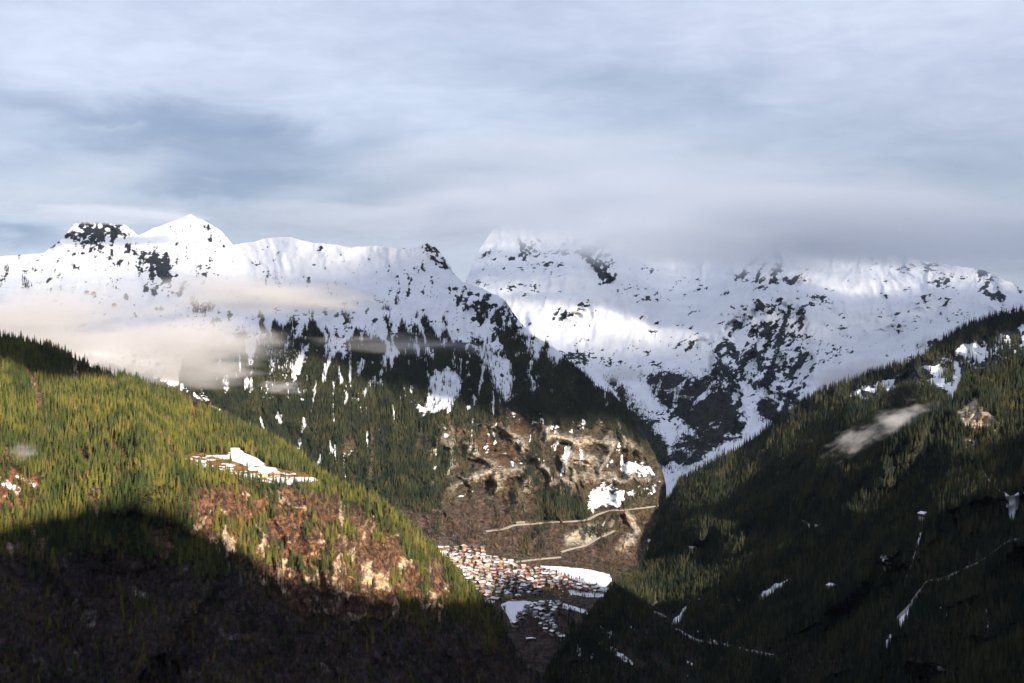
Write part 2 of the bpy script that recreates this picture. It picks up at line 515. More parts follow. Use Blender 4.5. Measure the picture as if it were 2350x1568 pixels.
# snow value: > 0 means snow
TB = 0.5 + nF * 1.25 + nA * 0.65 - 0.16 * (rk + 0.3) - 0.5 * (steep - 0.55) * (0.35 + rockB)
MB = np.maximum(rockB * 0.90, 0.05 + 0.20 * sm(fbm(x / 240, y / 110, 4, 48), 0.0, 0.4) + 0.12 * sm(B.V, 640, 780))
MB = MB * (1 - 0.7 * sm(B.V, 640, 575) * (rockB < .2))
snowB = (TB - MB) * 0.95 - 0.4 * spkB * sm(B.V, 600, 700) * (rockB < .3)
low = sm(B.V + nB * 40, 880, 1010)
snowB = snowB - low * 0.92 + low * 0.55 * sm(streak, 0.12, 0.6) * (1 - sm(B.V, 1050, 1130))
patch = np.zeros_like(x)
for poly, a_ in (([(955, 945), (985, 905), (1005, 855), (1035, 840), (1060, 870), (1060, 915), (1040, 945), (990, 950)], 1.0),
                 ([(1340, 1165), (1345, 1120), (1400, 1090), (1440, 1060), (1475, 1060), (1520, 1095), (1525, 1130), (1480, 1135), (1430, 1150), (1395, 1175), (1360, 1180)], 1.05),
                 ([(1260, 1115), (1310, 1125), (1350, 1160), (1335, 1165), (1290, 1135)], 0.5),
                 ([(1130, 1060), (1150, 1030), (1200, 1040), (1210, 1070), (1170, 1080)], 0.5),
                 ([(565, 790), (600, 800), (625, 850), (600, 900), (580, 950), (600, 960), (640, 880), (700, 830), (690, 800), (620, 770)], 0.95),
                 ([(690, 930), (700, 900), (690, 990), (670, 1030), (660, 1000)], 0.6),
                 ([(1240, 1298), (1290, 1300), (1350, 1306), (1402, 1318), (1405, 1335), (1385, 1352), (1340, 1340), (1300, 1325), (1240, 1315)], 1.3),
                 ([(1150, 1390), (1175, 1377), (1215, 1380), (1242, 1388), (1240, 1396), (1203, 1398), (1193, 1410), (1192, 1430), (1175, 1440), (1163, 1410)], 1.5),
                 ([(1255, 1380), (1300, 1385), (1345, 1400), (1352, 1412), (1320, 1402), (1270, 1392)], 1.3),
                 ([(1300, 1350), (1330, 1356), (1400, 1362), (1420, 1372), (1360, 1372), (1310, 1368)], 1.3),
                 ([(1010, 1262), (1110, 1255), (1240, 1285), (1300, 1300), (1390, 1350), (1390, 1368), (1200, 1376), (1110, 1378), (1060, 1330), (1010, 1285)], 1.0),
                 ([(1195, 1385), (1290, 1385), (1290, 1440), (1255, 1480), (1230, 1460), (1195, 1420)], 0.45),
                 ([(1370, 1190), (1395, 1185), (1400, 1225), (1380, 1240)], 0.6),
                 ([(1488, 1245), (1505, 1240), (1500, 1285), (1488, 1280)], 0.9),
                 ([(1030, 1225), (1080, 1220), (1085, 1260), (1040, 1262)], 0.45)):
    patch = np.maximum(patch, a_ * pm(B.U + (wx * .1 + wf) * (a_ < 1.1) + wf * .35, B.V + (wy * .1 + wf) * (a_ < 1.1) + wf * .2, poly, 8 if a_ < 1.1 else 3))
snowB = snowB + patch * (0.62 + 0.9 * (patch > 1.1)) - (nF * .7 + nA * .5) * patch * (patch < 1.1)
snowB = snowB - 0.45 * sm(B.V, 1130, 1200) * (1 - np.clip(patch * 1.6, 0, 1)) + 0.0
fine = sm(B.V, 1180, 1240)
snowB = snowB + nS * 0.22 * (1 - np.clip(patch, 0, 1))
spurL = pm(B.U + wf * .6, B.V + wf * .6, [(215, 825), (300, 845), (400, 885), (470, 925), (570, 975), (500, 990), (430, 965), (330, 920), (240, 870)], 9)
snowB = snowB - spurL * (0.30 + 0.9 * nF + .5 * nA)

rockc = np.array([0.44, 0.40, 0.32]); darkrock = np.array([0.035, 0.042, 0.055]); grass = np.array([0.125, 0.078, 0.048])
scrub = np.array([0.060, 0.045, 0.040]); soil = np.array([0.075, 0.062, 0.042]); purp = np.array([0.095, 0.068, 0.058])
def mixc(a, b, t): return a * (1 - t[..., None]) + b * t[..., None]
cB = np.zeros(x.shape + (3,)) + darkrock
cB = mixc(cB, soil, sm(B.V, 850, 960))
g1 = sm(nB + nA * .5, -0.15, 0.35)
cB = mixc(cB, grass * (0.8 + 0.4 * nS[..., None]), cliffB * g1 * 0.9)
cB = mixc(cB, rockc, cliffB * sm(rk + nA * .6 + nF * .8, -0.30, 0.25) * (1 - 0.5 * g1))
cB = mixc(cB, np.array([.045, .045, .03]), cliffB * sm(nF + nA * .5, .12, .3) * .8)
cB = mixc(cB, purp, 0.8 * pm(B.U + wx * .2, B.V, [(940, 1150), (1100, 1145), (1240, 1180), (1360, 1215), (1500, 1260), (1560, 1300), (1320, 1295), (1100, 1270), (960, 1240)], 20))
cB = mixc(cB, rockc * 0.95, knoll * sm(rk + nA, -0.4, 0.05))
cB = mixc(cB, grass * 0.8, knoll * sm(nA, 0.0, 0.4))
cB = mixc(cB, rockc * 0.9, cliffC)
cB = mixc(cB, purp * 0.9, pm(B.U, B.V, [(235, 840), (300, 850), (400, 885), (470, 930), (565, 975), (500, 985), (430, 955), (380, 915), (300, 880)], 8) * 0.8)
cB = mixc(cB, scrub, sm(B.V, 1380, 1420))
cB = np.clip(cB, 0.01, 1); nSB = nS


# ------------------------------------------------------------------ terrain: far snow mountains
crestC = [(900, 760), (1030, 690), (1065, 655), (1082, 612), (1100, 572), (1130, 528), (1180, 506), (1230, 515), (1300, 500), (1370, 478), (1420, 492), (1500, 500), (1590, 505), (1640, 500), (1690, 530), (1745, 520), (1790, 540),
          (1850, 560), (1950, 570), (2050, 585), (2150, 605), (2235, 616), (2262, 622), (2300, 640), (2350, 662), (2450, 700), (2600, 720)]
footC = [(900, 900), (1100, 900), (1400, 1150), (1800, 1180), (2000, 980), (2600, 880)]
depthC = [(900, 600, 9800), (1100, 650, 9200), (1130, 520, 11000), (1340, 430, 12200), (1350, 590, 9600), (1230, 570, 9900), (1400, 660, 8700), (1300, 710, 8300), (1250, 760, 7900), (1400, 760, 8000), (1400, 850, 7300),
          (1430, 900, 6900), (1560, 880, 7000), (1530, 1120, 5300), (1600, 1060, 5600), (1690, 1000, 6000), (1450, 980, 6300), (1560, 960, 6500), (1620, 510, 10800), (1500, 620, 9600), (1600, 740, 8500), (1740, 560, 9800), (1745, 700, 8000),
          (1760, 860, 7050), (1760, 960, 6400), (1620, 830, 7500), (1900, 640, 9100), (1950, 760, 8100), (1900, 880, 7000), (2240, 620, 8800), (2300, 700, 8000), (2100, 830, 7300), (2350, 662, 8400), (2600, 720, 8000), (2400, 850, 7000), (900, 900, 8000), (1200, 900, 7300), (1500, 1150, 5200), (1800, 1180, 5400)]
C = Layer(900, 2600, 620, 280, crestC, footC, depthC, 4.0, 2)
x, y = fl(C)
wx = fbm(x / 420, y / 420, 4, 121) * 170; wy = fbm(x / 420, y / 420, 4, 131) * 110
wq = fbm(x / 80, y / 130, 4, 156, 0.6) * 26; wq2 = fbm(x / 80, y / 130, 4, 157, 0.6) * 22
rockC = np.zeros_like(x)
for poly, a_ in (([(1650, 790), (1690, 725), (1735, 698), (1790, 690), (1830, 700), (1855, 740), (1860, 800), (1858, 880), (1830, 930), (1800, 935), (1740, 905), (1700, 870), (1665, 830)], 0.88),
                 ([(1640, 800), (1665, 780), (1690, 840), (1700, 920), (1700, 1005), (1670, 970), (1640, 880)], 1.0),
                 ([(1560, 800), (1640, 765), (1690, 730), (1680, 770), (1620, 800), (1570, 820)], 0.7),
                 ([(1730, 935), (1790, 930), (1850, 905), (1830, 945), (1790, 975), (1750, 960)], 0.6),
                 ([(1680, 635), (1735, 590), (1760, 535), (1785, 560), (1805, 615), (1860, 645), (1800, 655), (1750, 680)], 1.0),
                 ([(1305, 585), (1345, 556), (1390, 548), (1418, 600), (1420, 650), (1378, 655), (1340, 625)], 1.0),
                 ([(1100, 600), (1120, 565), (1180, 575), (1160, 605)], 0.7), ([(1155, 595), (1200, 555), (1255, 558), (1205, 592), (1150, 612)], 1.0),
                 ([(1270, 715), (1320, 700), (1358, 698), (1330, 720), (1290, 728)], 0.95),
                 ([(1550, 550), (1600, 520), (1645, 512), (1630, 540), (1575, 556)], 0.7),
                 ([(2232, 622), (2266, 622), (2306, 695), (2330, 716), (2290, 716), (2248, 672)], 1.0),
                 ([(2285, 640), (2350, 668), (2350, 690), (2310, 665)], 0.6),
                 ([(2010, 760), (2050, 735), (2070, 745), (2040, 780)], 0.75), ([(2090, 790), (2140, 765), (2190, 780), (2150, 800), (2100, 800)], 0.7),
                 ([(2070, 700), (2100, 675), (2130, 690), (2100, 715)], 0.6), ([(1870, 700), (2050, 660), (2150, 720), (2080, 800), (1900, 790)], 0.22),
                 ([(1600, 800), (1690, 740), (1640, 800), (1560, 830)], 0.5), ([(1130, 650), (1280, 640), (1350, 665), (1200, 680)], 0.25),
                 ([(1720, 880), (1760, 930), (1790, 960), (1780, 905)], 0.6)):
    rockC = np.maximum(rockC, a_ * pm(C.U + wx * .12 + wq, C.V + wy * .1 + wq2, poly, 13))
scr = np.zeros_like(x)
for poly, a_ in (([(1390, 870), (1410, 862), (1470, 940), (1530, 1020), (1545, 1085), (1500, 1060), (1440, 960)], 1.0),
                 ([(1470, 862), (1560, 852), (1600, 870), (1640, 850), (1680, 960), (1700, 1005), (1640, 1030), (1600, 1010), (1560, 960), (1500, 920)], 0.85),
                 ([(1560, 990), (1650, 1020), (1600, 1065), (1560, 1080), (1530, 1040)], 0.8),
                 ([(1730, 940), (1760, 900), (1800, 960), (1790, 1000), (1750, 980)], 0.7)):
    scr = np.maximum(scr, a_ * pm(C.U + wx * .1, C.V + wy * .1, poly, 14))
gul = ridged((x + wx * 2) / 600, (y + wy * 2) / 900, 5, 141)
rk = ridged((x + wx) / 200, (y + wy) / 330, 6, 151)
C.Y = C.Y - gul * (100 + 90 * scr + 60 * rockC) + fbm(x / 260, y / 260, 4, 147) * 120 - ridged((x + wx) / 150, (y + wy) / 420, 4, 146) * (50 + 60 * rockC) + fbm(x / 1500, y / 1500, 3, 161) * 260 - rk * (10 + 190 * rockC + 50 * scr)
C.finish()
steep = 1 - np.abs(C.N[..., 2])
nF = 0.62 * fbm((x + y * .35 + wx * .3) / 42, (y - x * .25) / 105, 4, 175, 0.7) * (0.4 + .8 * rockC) + 0.55 * fbm((x - y * .6 + wx * .3) / 70, (y + x * .5) / 24, 5, 176, 0.7)
nA = fbm((x + wx) / 130, (y + wy) / 50, 5, 171, 0.6)
nS = fbm(x / 20, y / 30, 3, 185, 0.6)
diag = ridged((x * .8 + y * .6 + wx * .4) / 130, (x * -.6 + y * .8) / 800, 4, 191)
spkC = sm(fbm((x + y * .5) / 30, (y - x * .3) / 14, 4, 143, 0.66) + 0.85 * fbm(x / 330, y / 170, 4, 144), 0.27, 0.46)
TC = 0.5 + nF * 1.35 + nA * 0.7 - 0.18 * (rk + 0.3) - 0.55 * (steep - 0.55) * (0.35 + rockC)
MC = np.maximum(rockC * 0.78, 0.04 + 0.24 * sm(fbm(x / 500, y / 260, 4, 148), 0.0, 0.4))
snowC = (TC - MC) * 0.95 - 0.4 * spkC * (rockC < .3)
snowC = snowC - scr * (0.80 - 0.6 * sm(diag, 0.1, 0.6)) - scr * nF * .8
snowC = snowC + nS * 0.15
snowC = np.maximum(snowC, -0.9)
snowC = np.where((C.V > 1010), np.maximum(snowC, 0.3 - scr * 0.6 + nA * .3), snowC)
cC = np.zeros(x.shape + (3,)) + np.array([0.030, 0.038, 0.050])
cC = mixc(cC, np.array([0.030, 0.028, 0.032]), scr)
C.build('snow_mountains', M_far, cC, snowC, bslope=0.5)

# ------------------------------------------------------------------ terrain: right-hand mountain
crestD = [(1240, 1580), (1290, 1480), (1340, 1425), (1380, 1385), (1402, 1352), (1430, 1335), (1470, 1300), (1490, 1262), (1498, 1215), (1520, 1170), (1560, 1105), (1620, 1068), (1700, 1028), (1760, 985), (1820, 940),
          (1870, 905), (1940, 880), (2020, 850), (2080, 835), (2125, 810), (2150, 790), (2200, 758), (2250, 738), (2300, 722), (2350, 714), (2450, 700), (2700, 650)]
footD = [(1240, 1720), (2700, 1700)]
depthD = [(1240, 1580, 2950), (1290, 1480, 3120), (1380, 1385, 3400), (1402, 1352, 3560), (1300, 1600, 2800), (1420, 1400, 3330), (1430, 1335, 3800), (1490, 1262, 4150), (1520, 1170, 4350), (1620, 1068, 4350), (1700, 1028, 4300), (1820, 940, 4200), (1940, 880, 4150), (2125, 810, 4020), (2250, 738, 3950), (2350, 714, 3850),
          (2700, 650, 3700), (2340, 800, 3560), (2200, 860, 3700), (2050, 920, 3800), (1900, 1000, 3850), (1750, 1110, 3900), (1600, 1220, 3880), (2350, 870, 3250), (2240, 915, 3180), (2150, 950, 3220), (2050, 1010, 3330), (1900, 1090, 3480),
          (1750, 1190, 3620), (1600, 1290, 3680), (1500, 1345, 3640), (1480, 1420, 3300), (2350, 1020, 2850), (2240, 1010, 2960), (2100, 1120, 3020), (1900, 1220, 3150), (1700, 1350, 3230), (2350, 1200, 2550), (2100, 1300, 2650), (1900, 1400, 2780),
          (1700, 1450, 2950), (1550, 1480, 3000), (2350, 1400, 2250), (2350, 1568, 2100), (2100, 1568, 2300), (1850, 1568, 2500), (1600, 1568, 2700), (1420, 1568, 2850), (2700, 900, 2800), (2700, 1300, 2100), (2700, 1700, 1800), (1400, 1700, 2700)]
D = Layer(1240, 2700, 550, 330, crestD, footD, depthD, 2.0, 3)
x, y = fl(D)
wx = fbm(x / 220, y / 220, 4, 221) * 70; wy = fbm(x / 220, y / 220, 4, 231) * 50
rockD = np.zeros_like(x)
for poly, a_ in (([(1940, 905), (1990, 880), (2090, 848), (2160, 822), (2250, 775), (2350, 745), (2420, 740), (2400, 800), (2300, 840), (2215, 880), (2185, 925), (2150, 905), (2100, 890), (2040, 905), (1980, 925)], 1.0),
                 ):
    rockD = np.maximum(rockD, a_ * pm(D.U + wx * .2, D.V + wy * .2, poly, 10))
outc = pm(D.U + wx * .1, D.V + wy * .1, [(2195, 950), (2222, 925), (2240, 915), (2262, 945), (2285, 960), (2292, 985), (2262, 988), (2232, 992), (2196, 975)], 6)
outc = np.maximum(outc, 0.75 * pm(D.U, D.V, [(2205, 1000), (2240, 1010), (2245, 1050), (2215, 1060)], 6))
gul = ridged((x + wx + y * 0.5) / 240, (y + wy) / 520, 5, 241)
rk = ridged((x + wx) / 90, (y + wy) / 110, 6, 251)
D.Y = D.Y - ridged((y * .86 + x * .5 + wx) / 210, (x * .86 - y * .5) / 900, 3, 245) * 110 - gul * 40 - rk * (9 + 24 * rockD + 26 * outc) + fbm(x / 600, y / 600, 3, 261) * 60
D.finish()
nA = fbm((x * .8 + y * .5 + wx) / 60, (y * .8 - x * .5 + wy) / 20, 5, 271, 0.6)
nS = fbm(x / 8, y / 16, 3, 285, 0.6)
nB = fbm(x / 90, y / 200, 4, 286)
patD = np.zeros_like(x)
clearD = [([(2304, 1126), (2318, 1140), (2338, 1130), (2340, 1150), (2330, 1185), (2322, 1212), (2313, 1180)], 5),
          ([(1742, 1368), (1768, 1346), (1815, 1328), (1818, 1338), (1778, 1361), (1760, 1372), (1750, 1392), (1740, 1385)], 5),
          ([(2082, 1400), (2100, 1378), (2094, 1400), (2084, 1418), (2070, 1440), (2056, 1440), (2060, 1425)], 3),
          ([(2038, 1462), (2050, 1448), (2044, 1475), (2032, 1492), (2022, 1500)], 3),
          ([(2258, 1400), (2264, 1400), (2270, 1435), (2276, 1455), (2268, 1450)], 3),
          ([(1560, 1410), (1600, 1355), (1580, 1385), (1565, 1425), (1540, 1440), (1548, 1420)], 3),
          ([(2175, 900), (2195, 880), (2200, 890), (2188, 925)], 4),
          ([(1838, 1190), (1862, 1206), (1885, 1200), (1880, 1207), (1856, 1212), (1838, 1205)], 3),
          ([(1450, 1375), (1475, 1368), (1480, 1378), (1460, 1382)], 3), ([(2240, 1045), (2262, 1090), (2300, 1130), (2290, 1128), (2255, 1100)], 3)]
for poly, sf in clearD:
    patD = np.maximum(patD, pm(D.U + nA * 3, D.V + nA * 3, poly, sf))
lineD = [([(2121, 1192), (2115, 1215), (2104, 1256)], 2.2), ([(2104, 1256), (2090, 1300), (2075, 1335), (2062, 1355)], 1.6), ([(2200, 1325), (2130, 1337)], 2)]
for pts, wd in lineD:
    patD = np.maximum(patD, sm(lined(D.U, D.V, pts), wd * 1.8, wd * .4) * (0.9 if wd > 2 else 0.6))
snowD = -0.62 + rockD * (0.60 + 1.15 * nA) + patD * 1.1 + 0.30 * nS + 0.55 * sm(nB + nA * .6, 0.12, 0.5) + 0.25 * nA
rocky = pm(D.U, D.V, [(1400, 1460), (1560, 1400), (1640, 1480), (1600, 1568), (1480, 1640), (1400, 1640)], 30)
snowD = snowD + rocky * 0.35 * sm(nA, 0.1, 0.5)
cD = np.zeros(x.shape + (3,)) + np.array([0.022, 0.022, 0.020])
cD = mixc(cD, np.array([0.040, 0.034, 0.032]), sm(D.V, 1350, 1500) * .6)
cD = mixc(cD, np.array([0.024, 0.030, 0.042]), rockD)
cD = mixc(cD, np.array([0.40, 0.34, 0.25]), outc)
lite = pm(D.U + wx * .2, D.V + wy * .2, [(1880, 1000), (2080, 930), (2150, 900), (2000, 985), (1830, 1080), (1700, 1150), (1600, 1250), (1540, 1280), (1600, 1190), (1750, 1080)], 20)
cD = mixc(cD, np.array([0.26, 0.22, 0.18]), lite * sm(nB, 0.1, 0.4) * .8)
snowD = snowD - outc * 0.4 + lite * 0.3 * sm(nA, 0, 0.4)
nAD = nA


# ------------------------------------------------------------------ terrain: left-hand hill
crestA = [(-400, 640), (-200, 700), (0, 776), (60, 786), (120, 800), (160, 818), (200, 838), (230, 856), (300, 872), (355, 895), (400, 905), (440, 930), (500, 948), (545, 968), (580, 985),
          (640, 1018), (690, 1050), (730, 1085), (760, 1108), (800, 1122), (860, 1145), (900, 1172), (950, 1212), (1000, 1262), (1040, 1305), (1075, 1345), (1100, 1372), (1130, 1395), (1150, 1425), (1170, 1470), (1190, 1505),
          (1215, 1540), (1260, 1580), (1300, 1620), (1400, 1680), (1500, 1720)]
footA = [(-400, 1700), (1100, 1700), (1300, 1760), (1500, 1780)]
depthA = [(-400, 640, 3100), (0, 776, 2980), (-300, 1200, 2150), (-400, 1700, 1700), (230, 856, 3050), (0, 880, 2620), (0, 1000, 2430), (0, 1200, 2200), (0, 1400, 2030), (0, 1568, 1920), (200, 1000, 2440), (300, 920, 2640), (350, 1170, 2200), (420, 1080, 2330), (380, 1010, 2460),
          (420, 1035, 2540), (400, 905, 3060), (440, 940, 2960), (440, 990, 2800), (545, 968, 3060), (540, 1020, 2830), (440, 1046, 2640), (600, 1060, 2700), (690, 1050, 3000), (700, 1085, 2750), (745, 1112, 2680), (640, 1098, 2480), (560, 1102, 2410), (700, 1115, 2500), (500, 1088, 2400), (450, 1080, 2390),
          (500, 1150, 2300), (650, 1150, 2400), (800, 1170, 2530), (860, 1146, 2650), (700, 1250, 2290), (900, 1250, 2440), (1000, 1270, 2640), (1075, 1346, 2630), (900, 1350, 2350), (500, 1300, 2150), (300, 1400, 2060), (600, 1450, 2080), (850, 1500, 2170), (1150, 1430, 2560), (1050, 1500, 2330),
          (1200, 1530, 2480), (300, 1568, 1960), (600, 1568, 2000), (900, 1568, 2120), (1100, 1600, 2260), (1400, 1680, 2450), (500, 1700, 1880), (1200, 1750, 2150)]
A = Layer(-400, 1500, 620, 340, crestA, footA, depthA, 2.0, 4)
x, y = fl(A)
wx = fbm(x / 160, y / 160, 4, 321) * 50; wy = fbm(x / 160, y / 160, 4, 331) * 40
mead_poly = [(408, 1056), (440, 1038), (475, 1040), (522, 1042), (526, 1028), (550, 1027), (560, 1040), (592, 1052), (612, 1068), (650, 1078), (700, 1084), (745, 1108), (738, 1120), (700, 1116), (640, 1110), (590, 1106), (545, 1100), (512, 1088), (470, 1084), (440, 1075)]
mead = pm(A.U, A.V, mead_poly, 3)
meads = pm(A.U, A.V, mead_poly, 22)
gul = ridged((x + wx) / 170, (y + wy) / 420, 5, 341)
rk = ridged((x + wx) / 45, (y + wy) / 70, 5, 351)
mixz = pm(A.U + wx * .3, A.V + wy * .3, [(430, 1120), (560, 1115), (760, 1130), (880, 1180), (1000, 1300), (1060, 1350), (1000, 1420), (700, 1430), (560, 1330), (440, 1230)], 30)
A.Y = A.Y + (1 - meads) * (-gul * 46 - rk * (5 + 9 * mixz) + fbm(x / 300, y / 300, 4, 361) * 70) + meads * fbm(x / 50, y / 14, 3, 362) * 9
A.finish()
nA = fbm((x + wx) / 34, (y + wy) / 50, 5, 371, 0.6)
nS = fbm(x / 6, y / 9, 3, 385, 0.6)
nB = fbm(x / 120, y / 150, 4, 386)
nM = fbm(x / 34, y / 6.5, 4, 391, 0.6)
rockA = mixz * sm(nA + rk * .35 + nS * .3, 0.0, 0.28)
openL = pm(A.U + nA * 12, A.V + nA * 10, [(0, 1055), (30, 1070), (70, 1080), (108, 1100), (90, 1130), (60, 1180), (30, 1200), (-40, 1190), (-40, 1060)], 8)
cA = np.zeros(x.shape + (3,)) + np.array([0.040, 0.035, 0.020])
clr = sm(fbm(x / 40, y / 70, 4, 403), 0.20, 0.36)
cA = mixc(cA, np.array([0.17, 0.105, 0.06]), clr * .8)
cA = mixc(cA, np.array([0.36, 0.28, 0.2]), clr * sm(nA, .1, .35))
cA = mixc(cA, np.array([0.20, 0.105, 0.062]), mixz * 0.85)
cA = mixc(cA, np.array([0.52, 0.40, 0.27]), rockA)
cA = mixc(cA, np.array([0.30, 0.13, 0.07]), openL * sm(nA, -.3, .3))
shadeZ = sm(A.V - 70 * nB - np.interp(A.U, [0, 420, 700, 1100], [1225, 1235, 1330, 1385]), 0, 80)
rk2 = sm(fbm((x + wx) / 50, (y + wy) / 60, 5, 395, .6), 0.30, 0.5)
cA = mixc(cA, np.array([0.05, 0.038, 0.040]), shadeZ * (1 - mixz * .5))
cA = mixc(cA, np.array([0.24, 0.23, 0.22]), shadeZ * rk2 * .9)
br = mead * sm(nM + nB * .3, -0.02, 0.2)
cA = mixc(cA, np.array([0.25, 0.14, 0.05]), mead)
snowA = -0.75 + 0.2 * nS + mixz * 0.28 * sm(nA, 0.1, 0.5) + openL * (0.55 + 0.8 * nA) + mead * (1.20 - 1.2 * sm(nM + nB * .4 + nS * .15, -0.16, 0.16)) + shadeZ * rk2 * 0.22
mleft = mead * sm(A.U, 470, 420)
snowA = snowA - mleft * 0.45
snowA = snowA + mead * 0.8 * np.maximum(pm(A.U, A.V, [(524, 1028), (550, 1028), (592, 1053), (612, 1070), (560, 1070), (530, 1050)], 5), pm(A.U, A.V, [(560, 1100), (610, 1098), (735, 1110), (735, 1120), (600, 1108)], 5))


# ------------------------------------------------------------------ terrain: slope the camera stands on, and its lower right shoulder
E_crest = [(2000, 1700), (2140, 1590), (2165, 1562), (2220, 1525), (2290, 1490), (2350, 1458), (2450, 1400), (2700, 1300)]
E = Layer(2000, 2700, 120, 60, E_crest, [(2000, 2300), (2700, 2300)], [(2000, 1700, 1350), (2350, 1458, 1600), (2700, 1300, 1700), (2350, 1600, 1400), (2000, 2300, 800), (2350, 2300, 750), (2700, 2300, 700), (2700, 1700, 1200)], 2.5, 5)
x, y = fl(E)
E.Y = E.Y - ridged(x / 120, y / 160, 4, 441) * 14
E.finish()
E.build('near_shoulder_terrain', M_near, np.zeros(x.shape + (3,)) + np.array([0.03, 0.028, 0.022]), np.full(x.shape, -0.7) + 0.25 * fbm(x / 9, y / 12, 3, 4), bslope=0.8, bstep=30)

# sunward frame: e1 across the light, e2 up across the light
e1 = np.array([-SH.y, SH.x, 0.0]); e1 = e1 if e1[1] > 0 else -e1
sE, cE = math.sin(SUN_EL), math.cos(SUN_EL)
shn = np.array([SH.x, SH.y, 0.0])
e2 = np.array([-shn[0] * sE, -shn[1] * sE, cE])
def ab(P): P = np.asarray(P); return P @ e1, P @ e2

# crest of the mountain the camera stands on: it rises out of frame to the right and casts the valley's shade
low_pts = [(A, q) for q in ((-200, 1240), (0, 1212), (80, 1190), (180, 1168), (270, 1158), (350, 1160), (420, 1190), (520, 1245), (600, 1298), (690, 1342), (850, 1362), (1000, 1375), (1080, 1372))] + \
          [(B, q) for q in ((1096, 1382), (1125, 1345), (1150, 1310), (1200, 1299), (1250, 1303), (1280, 1325), (1300, 1350), (1320, 1374), (1400, 1378))] + [(D, q) for q in ((1500, 1392), (1600, 1380), (1900, 1190), (2100, 1070))]
ca, cb = [], []
for L_, (u_, v_) in low_pts:
    a_, b_ = ab(L_.at(np.array([u_]), np.array([v_]))[0]); ca.append(a_); cb.append(b_)
print('CREST', [(round(float(a_)), round(float(b_))) for a_, b_ in zip(ca, cb)])
o_ = np.argsort(ca); ca = np.array(ca)[o_]; cb = np.array(cb)[o_]
aa = np.linspace(-3500, 5200, 260)
crest_b = np.interp(aa, np.concatenate([[-3500, -1200, -500, ca[0] - 250], ca, [ca[-1] + 400, ca[-1] + 900, 5200]]), np.concatenate([[cb[0] + 700, cb[0] + 900, cb[0] + 600, cb[0] + 60], cb, [cb[-1] - 60, cb[-1] + 500, cb[-1] + 1100]]))  # crest line fitted to the wanted shade; outer ends raised to cut sky light
crest_b = crest_b + 12 * fbm(aa / 120, aa * 0 + 2.2, 4, 7)
T0 = 1200.0
rowsM = []
prof = np.concatenate([np.linspace(-1, 0, 70), np.linspace(0, 1, 26)[1:]])
for q in prof:
    if q <= 0: t_, dz = T0 + q * 3300, -abs(q) ** 0.92 * 3300 * 0.72
    else: t_, dz = T0 + q * 2600, -q * 2600 * 0.7
    zc = (crest_b + sE * T0) / cE
    zz = np.maximum(zc + dz + (abs(q) > 0.02) * 55 * ridged(aa / 300, aa * 0 + q * 5, 5, 9) * min(1, abs(q) * 5), 650 + 0 * aa)
    rowsM.append(np.stack([aa * e1[0] + t_ * shn[0], aa * e1[1] + t_ * shn[1], zz], -1))
VM = np.stack(rowsM)
# the slope falls away in front of the camera and climbs gently to either side and behind
rc_ = np.hypot(VM[..., 0], VM[..., 1])
phi = np.degrees(np.arctan2(np.abs(VM[..., 0]), VM[..., 1]))
tana = -0.32 + 0.62 * sm(phi, 36, 74) + 0.3 * sm(phi, 66, 90) + 1.9 * sm(phi, 84, 112)
VM[..., 2] = np.minimum(VM[..., 2], CAMZ - 45 + np.where(tana < 0, rc_, np.maximum(rc_ - 480, 0)) * tana - 14 * ridged(VM[..., 0] / 260, VM[..., 1] / 260, 4, 19) * np.clip(rc_ / 400, 0, 1) - 10)
R_, N_ = VM.shape[:2]
idx = np.arange(R_ * N_).reshape(R_, N_)
FM = np.stack([idx[:-1, :-1], idx[:-1, 1:], idx[1:, 1:], idx[1:, :-1]], -1).reshape(-1, 4)
meM = mesh_np('viewpoint_mountain', VM.reshape(-1, 3), FM, [M_mid])
c4 = np.ones((R_ * N_, 4), np.float32); c4[:, :3] = (0.028, 0.030, 0.026)
meM.color_attributes.new('ground', 'FLOAT_COLOR', 'POINT').data.foreach_set('color', c4.ravel())
meM.attributes.new('snow', 'FLOAT', 'POINT').data.foreach_set('value', (-0.8 + 1.2 * sm(VM[..., 2], 2000, 2500)).ravel().astype(np.float32))
tag(link(bpy.data.objects.new('viewpoint_mountain', meM)), kind='structure')

# low ground under everything, out to the horizon
gm, nb = mat_new("lowland")
princ(nb, nb.mix(nb.noise(nb.n('ShaderNodeNewGeometry').outputs['Position'], 0.002, 5), (0.03, 0.032, 0.028, 1), (0.12, 0.12, 0.13, 1)), 0.95)
g = Geo(); g.poly([(-30000, -15000, 640), (30000, -15000, 640), (30000, 45000, 640), (-30000, 45000, 640)])
tag(link(bpy.data.objects.new('ground', g.mesh('ground', [gm]))), kind='structure')
# EOF-TERRAIN

# ------------------------------------------------------------------ added cloud deck, out of frame, shaped to shade the high ground
up_pts = [(B, q) for q in ((400, 775), (560, 790), (700, 815), (800, 850), (900, 895), (1000, 920), (1100, 945), (1250, 975), (1400, 965), (1480, 1020))]
ua, ub = [], []
for L_, (u_, v_) in up_pts:
    a_, b_ = ab(L_.at(np.array([float(u_)]), np.array([float(v_)]))[0]); ua.append(a_); ub.append(b_)
print('BASE', [(round(float(a_)), round(float(b_))) for a_, b_ in zip(ua, ub)])
o_ = np.argsort(ua); ua = np.array(ua)[o_]; ub = np.array(ub)[o_]
HC = 4200.0
na_, nt_ = 220, 60
aa = np.linspace(-9000, 9500, na_)
cbase = np.interp(aa, np.concatenate([[-4000], ua, [ua[-1] + 250, ua[-1] + 700, 9500]]), np.concatenate([[ub[0] + 60], ub, [ub[-1] - 60, ub[-1] - 500, ub[-1] - 600]]))
cbase = cbase + 45 * fbm(aa / 170, aa * 0 + 5.5, 4, 77)
